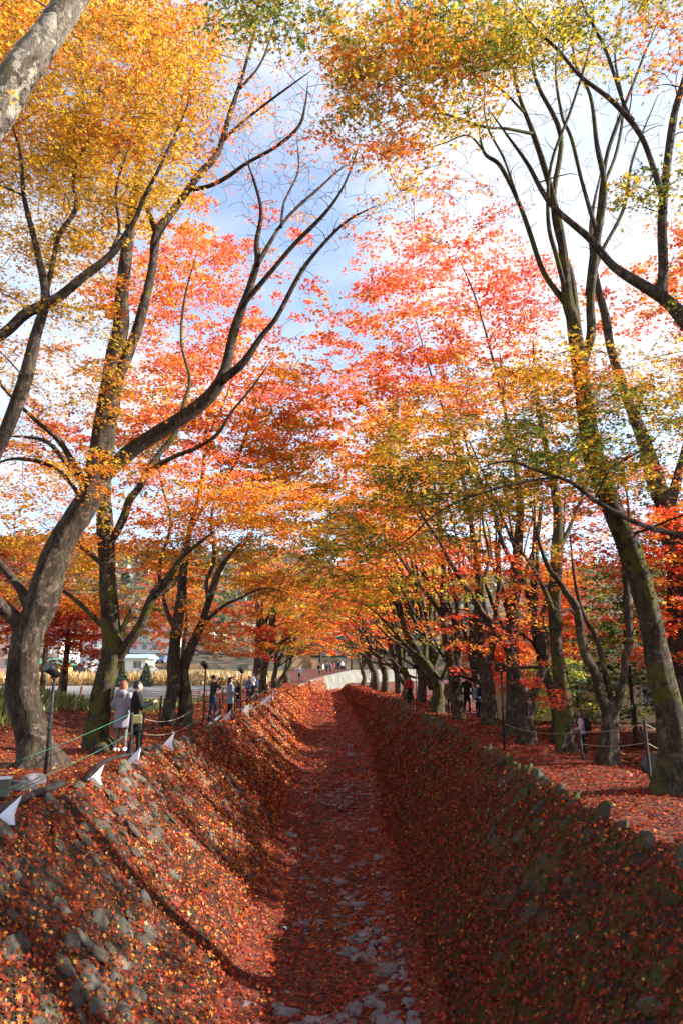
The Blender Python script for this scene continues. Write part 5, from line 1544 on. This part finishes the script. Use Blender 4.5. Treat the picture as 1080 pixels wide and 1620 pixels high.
ARMS = {'down': ((.25, -.02, 1.08), (.26, .05, .83)), 'phone': ((.22, .10, 1.08), (.12, .36, 1.17)), 'camera': ((.25, .12, 1.20), (.09, .25, 1.46)),
        'pocket': ((.26, -.05, 1.09), (.20, .10, .92)), 'bent': ((.24, -.03, 1.08), (.16, .22, 1.02)), 'raised': ((.26, .2, 1.38), (.18, .32, 1.62))}
def person(label, pos, rz, H, top, legs, shoes, hair='black', hair_len=.25, arms=('down', 'down'), coat=None, hem=.55, vox=.03, stride=.08, group='visitors on the paths', extras=(), sit=0.0):
    k = H / 1.66
    rt = empty('person', pos, rz); rt.scale = (k, k, k); tag(rt, label, 'person', group)
    mb = MB()
    # torso, neck, head
    rings(mb, [(.80, 0, 0, .15, .105), (.88, 0, 0, .172, .12), (.98, 0, 0, .150, .108), (1.06, 0, .0, .138, .10), (1.18, 0, .005, .158, .112), (1.30, 0, 0, .172, .105), (1.38, 0, -.005, .135, .08), (1.42, 0, -.01, .06, .055)])
    capsule(mb, [(0, -.012, 1.38), (0, .0, 1.48)], [.052, .048])
    rings(mb, [(1.435, 0, .035, .035, .04), (1.455, 0, .03, .055, .065), (1.49, 0, .02, .066, .085), (1.54, 0, .008, .073, .094), (1.58, 0, 0, .074, .094), (1.62, 0, -.008, .062, .078), (1.65, 0, -.01, .035, .045)], 16)
    rings(mb, [(1.515, 0, .108, .013, .012), (1.53, 0, .112, .012, .014), (1.56, 0, .098, .008, .008)], 8)       # nose
    for s in (-1, 1):
        rings(mb, [(1.515, s * .076, 0, .010, .014), (1.54, s * .08, -.004, .012, .02), (1.565, s * .077, -.004, .010, .016)], 8)  # ears
        st = stride * s
        capsule(mb, [(s * .088, 0, .86), (s * .092, st * .45 + .012, .47), (s * .095, st - .02, .10)], [.092, .062, .045])
        capsule(mb, [(s * .095, st - .04, .055), (s * .10, st + .09, .04), (s * .105, st + .15, .03)], [.048, .045, .034])
        el, ha = ARMS[arms[0 if s < 0 else 1]]
        sh = np.array((s * .172, 0, 1.335)); el = np.array((s * el[0], el[1], el[2])); ha = np.array((s * ha[0], ha[1], ha[2]))
        capsule(mb, [sh, el], [.058, .048]); capsule(mb, [el, ha], [.047, .034])
        d = (ha - el) / np.linalg.norm(ha - el)
        sd = np.cross(d, (0, 0, 1.0)); sd = sd / (np.linalg.norm(sd) + 1e-6)
        palm = ha + d * .075
        capsule(mb, [ha, palm], [.030, .036])
        for q in range(4):
            b = palm + sd * (q - 1.5) * .020
            L = (.062, .072, .068, .052)[q]
            capsule(mb, [b, b + d * L * .5, b + d * L * .85 + np.array((0, 0, -.025))], [.0105, .010, .009], 7)
        capsule(mb, [ha + d * .02 - sd * .03 * s, ha + d * .06 - sd * .052 * s, ha + d * .09 - sd * .05 * s], [.013, .012, .010], 7)
    if sit: pass
    me = remesh(mb, 'body', vox, [cloth(*top), cloth(*legs), cloth(*shoes), SKIN])
    n = len(me.polygons)
    c = np.zeros(n * 3); me.polygons.foreach_get('center', c); c = c.reshape(-1, 3)
    idx = np.zeros(n, np.int32)
    idx[(c[:, 2] < .90) & (np.abs(c[:, 0]) < .19)] = 1
    idx[(c[:, 2] < .11)] = 2
    idx[c[:, 2] > 1.435] = 3
    for s in (-1, 1):
        el, ha = ARMS[arms[0 if s < 0 else 1]]
        el = np.array((s * el[0], el[1], el[2])); ha = np.array((s * ha[0], ha[1], ha[2]))
        d = (ha - el) / np.linalg.norm(ha - el)
        w = c - ha
        idx[(w @ d > -.01) & (np.linalg.norm(w, axis=1) < .19)] = 3
    me.polygons.foreach_set('material_index', idx)
    obj('body', me, rt)
    for s in (-1, 1):
        MB().tube([(s * .030, .094, 1.555), (s * .030, .101, 1.555)], [.010, .006], 8).build('eye', HAIRS['black'], rt)
    hb = MB()
    rings(hb, [(1.535, 0, -.042, .070, .066), (1.57, 0, -.03, .084, .084), (1.61, 0, -.018, .086, .100), (1.645, 0, -.01, .070, .085), (1.675, 0, -.01, .035, .045)], 16)
    if hair_len > .05:
        rings(hb, [(1.60 - hair_len, 0, -.075, .075, .028), (1.62 - hair_len * .8, 0, -.078, .095, .045), (1.52, 0, -.060, .090, .062), (1.60, 0, -.03, .085, .08)], 16, .03)
        for s in (-1, 1): capsule(hb, [(s * .072, -.01, 1.60), (s * .078, -.015, 1.60 - hair_len * .75)], [.02, .016], 8)
    obj('hair', remesh(hb, 'hair', max(vox * .8, .012), [HAIRS[hair]], 2), rt)
    if coat:
        cb = MB()
        rings(cb, [(hem, 0, .0, .215, .165), (hem + .12, 0, 0, .205, .155), (.85, 0, 0, .195, .145), (1.04, 0, 0, .172, .13), (1.2, 0, .0, .188, .138), (1.32, 0, -.002, .192, .125), (1.395, 0, -.01, .13, .085), (1.43, 0, -.015, .08, .07)], 24, .035, int(H * 1000))
        for s in (-1, 1):
            el, ha = ARMS[arms[0 if s < 0 else 1]]
            sh = np.array((s * .172, 0, 1.33)); el = np.array((s * el[0], el[1], el[2])); ha = np.array((s * ha[0], ha[1], ha[2]))
            capsule(cb, [sh, el], [.075, .064]); capsule(cb, [el, el + (ha - el) * .9], [.062, .052])
        obj('coat', remesh(cb, 'coat', max(vox, .014), [cloth(*coat)], 2), rt)
    for e in extras:
        if e == 'backpack':
            b = MB(); rings(b, [(.98, 0, -.19, .12, .075), (1.0, 0, -.20, .14, .09), (1.2, 0, -.20, .14, .095), (1.34, 0, -.18, .11, .07), (1.37, 0, -.17, .06, .04)], 16)
            obj('backpack', remesh(b, 'backpack', .015, [cloth('backpack', (.012, .012, .014))], 1), rt)
            b = MB()
            for s in (-1, 1): b.tube([(s * .10, -.13, 1.36), (s * .115, .0, 1.425), (s * .11, .125, 1.30), (s * .12, .10, 1.12), (s * .13, -.1, 1.02)], .018, 6, 4)
            b.build('strap', cloth('backpack', (.012, .012, .014)), rt, True)
        if e == 'hood':
            b = MB(); rings(b, [(1.30, 0, -.13, .10, .03), (1.34, 0, -.13, .14, .05), (1.40, 0, -.11, .15, .075), (1.455, 0, -.075, .125, .07), (1.47, 0, -.06, .09, .045)], 18)
            obj('hood', remesh(b, 'hood', .014, [cloth(*coat)], 2), rt)
        if e == 'phone':
            MB().box((0, .47, 1.20), (.075, .012, .15), rx=-.5, bevel=.004).build('phone', M_BLACK, rt)
        if e == 'camera':
            MB().box((0, .27, 1.52), (.14, .06, .09), bevel=.01).tube([(0, .29, 1.515), (0, .38, 1.515)], .038, 12).build('camera_body', M_BLACK, rt)
        if e == 'hat':
            b = MB(); rings(b, [(1.585, 0, -.01, .095, .11), (1.62, 0, -.012, .098, .112), (1.67, 0, -.015, .075, .085), (1.70, 0, -.015, .03, .03)], 16)
            b.build('hat', cloth('red_hat', (.30, .03, .03)), rt, True)
        if e == 'bag':
            MB().box((.24, .0, .80), (.10, .26, .22), bevel=.03).tube([(.21, .08, .9), (.17, .03, 1.25), (.10, 0, 1.42)], .012, 6, 4).build('shoulder_bag', cloth('bag_olive', (.16, .14, .06)), rt)
    return rt
def foot(u, v):
    p = W(u, v, hit(u, v)); return (p[0], p[1], gz(p[0], p[1]) + .005)
def behind(u, t):
    p = W(u, 1100, t); return (p[0], p[1], gz(p[0], p[1]) + .005)
BLK = ('black', (.013, .013, .015)); GREY = ('warm_grey', (.16, .13, .125)); DENIM = ('denim', (.03, .045, .09))
person('woman in a hooded grey coat seen from behind, left of the woman in black', foot(190, 1190), -.35, 1.62, ('mauve_grey', (.22, .205, .24)), GREY, ('white', (.7, .7, .7)), 'auburn', .30, ('pocket', 'bent'), ('mauve_grey', (.22, .205, .24)), .56, .019, .05, extras=('hood',))
person('woman in a black coat looking at her phone beside the grey coated woman', foot(212, 1195), -1.25, 1.66, BLK, BLK, BLK, 'black', .12, ('phone', 'phone'), BLK, .52, .019, .10, extras=('phone', 'bag'))
person('man in a dark brown jacket and jeans taking a picture on the left path', foot(336, 1142), -.75, 1.70, ('dark_brown', (.045, .035, .03)), DENIM, BLK, 'black', .0, ('camera', 'camera'), vox=.026, extras=('camera',))
person('woman with long hair in a blue grey dress beside the photographing man', foot(363, 1139), -1.3, 1.62, ('blue_grey', (.22, .25, .33)), BLK, BLK, 'black', .34, ('bent', 'bent'), ('blue_grey', (.22, .25, .33)), .62, .025, .05)
person('small visitor in black with a pink bag behind the third lamp', foot(376, 1121), .6, 1.25, BLK, BLK, BLK, 'brown', .2, vox=.034)
person('visitor in a blue jacket at the left path, near the dark far trunks', foot(393, 1111), 2.6, 1.5, ('blue', (.07, .12, .22)), DENIM, BLK, 'black', .1, vox=.034)
person('visitor in a white top standing behind the blue jacketed one', foot(400, 1107), 2.2, 1.66, ('white', (.7, .7, .7)), BLK, BLK, 'black', .3, ('bent', 'down'), vox=.034)
person('visitor in navy right of the one in white, before the dark far trunks', foot(406, 1109), 1.4, 1.5, ('navy', (.03, .04, .09)), BLK, BLK, 'brown', .2, vox=.034)
person('woman in a pale pink jacket with black backpack on the lower right path', behind(916, 22.3), .9, 1.60, ('pale_pink', (.50, .38, .42)), BLK, BLK, 'brown', .30, ('bent', 'bent'), vox=.026, stride=.1, extras=('backpack',))
person('visitor in a blue plaid shirt between trunks on the right', behind(755, 29.5), .4, 1.5, ('plaid_blue', (.16, .20, .32)), BLK, BLK, 'black', .05, vox=.034, extras=('backpack',))
person('visitor in a brown coat and red hat between trunks on the right', behind(711, 31.5), .2, 1.6, ('brown', (.12, .07, .05)), BLK, BLK, 'black', .1, coat=('brown', (.12, .07, .05)), hem=.6, vox=.034, extras=('hat',))
person('visitor in purple left of the one in the red hat', behind(700, 33), .1, 1.66, ('purple', (.20, .05, .16)), BLK, BLK, 'black', .15, vox=.034)
person('visitor in dark clothes right of the one in the red hat', behind(738, 31), -.3, 1.7, BLK, BLK, BLK, 'black', .05, vox=.034)
person('visitor in a red jacket among the far right trunks', behind(647, 40), .3, 1.6, ('red_jacket', (.30, .03, .03)), BLK, BLK, 'black', .1, vox=.034)
crowd = [(474, 88, ('sky', (.25, .35, .5)), 'pale blue', 'standing left of the crowd'), (505, 99, BLK, 'black', 'at the left end of the crowd'), (511, 101, ('white', (.7, .7, .7)), 'white', 'second from left in the crowd'),
         (517, 103, ('navy', (.03, .04, .09)), 'navy', 'third from left in the crowd'), (523, 105, ('grey_dark', (.10, .10, .11)), 'grey', 'in the middle of the crowd'), (529, 107, ('red_jacket', (.30, .03, .03)), 'red', 'just right of the crowd middle'),
         (535, 110, BLK, 'black', 'second from right in the crowd'), (541, 113, ('white', (.7, .7, .7)), 'white', 'at the right end of the crowd')]
for i, (u, t, tp, cn, where) in enumerate(crowd):
    p = W(u, 1058, t)
    x = min(p[0], float(le(p[1])) - .7)
    person('tiny visitor in %s at the far bend, %s' % (cn, where), (x, p[1], float(gz_left(x, p[1]))), 2.5 + i, 1.7, tp, BLK, BLK, 'black', .1, vox=.055, group='visitors above the far bend')
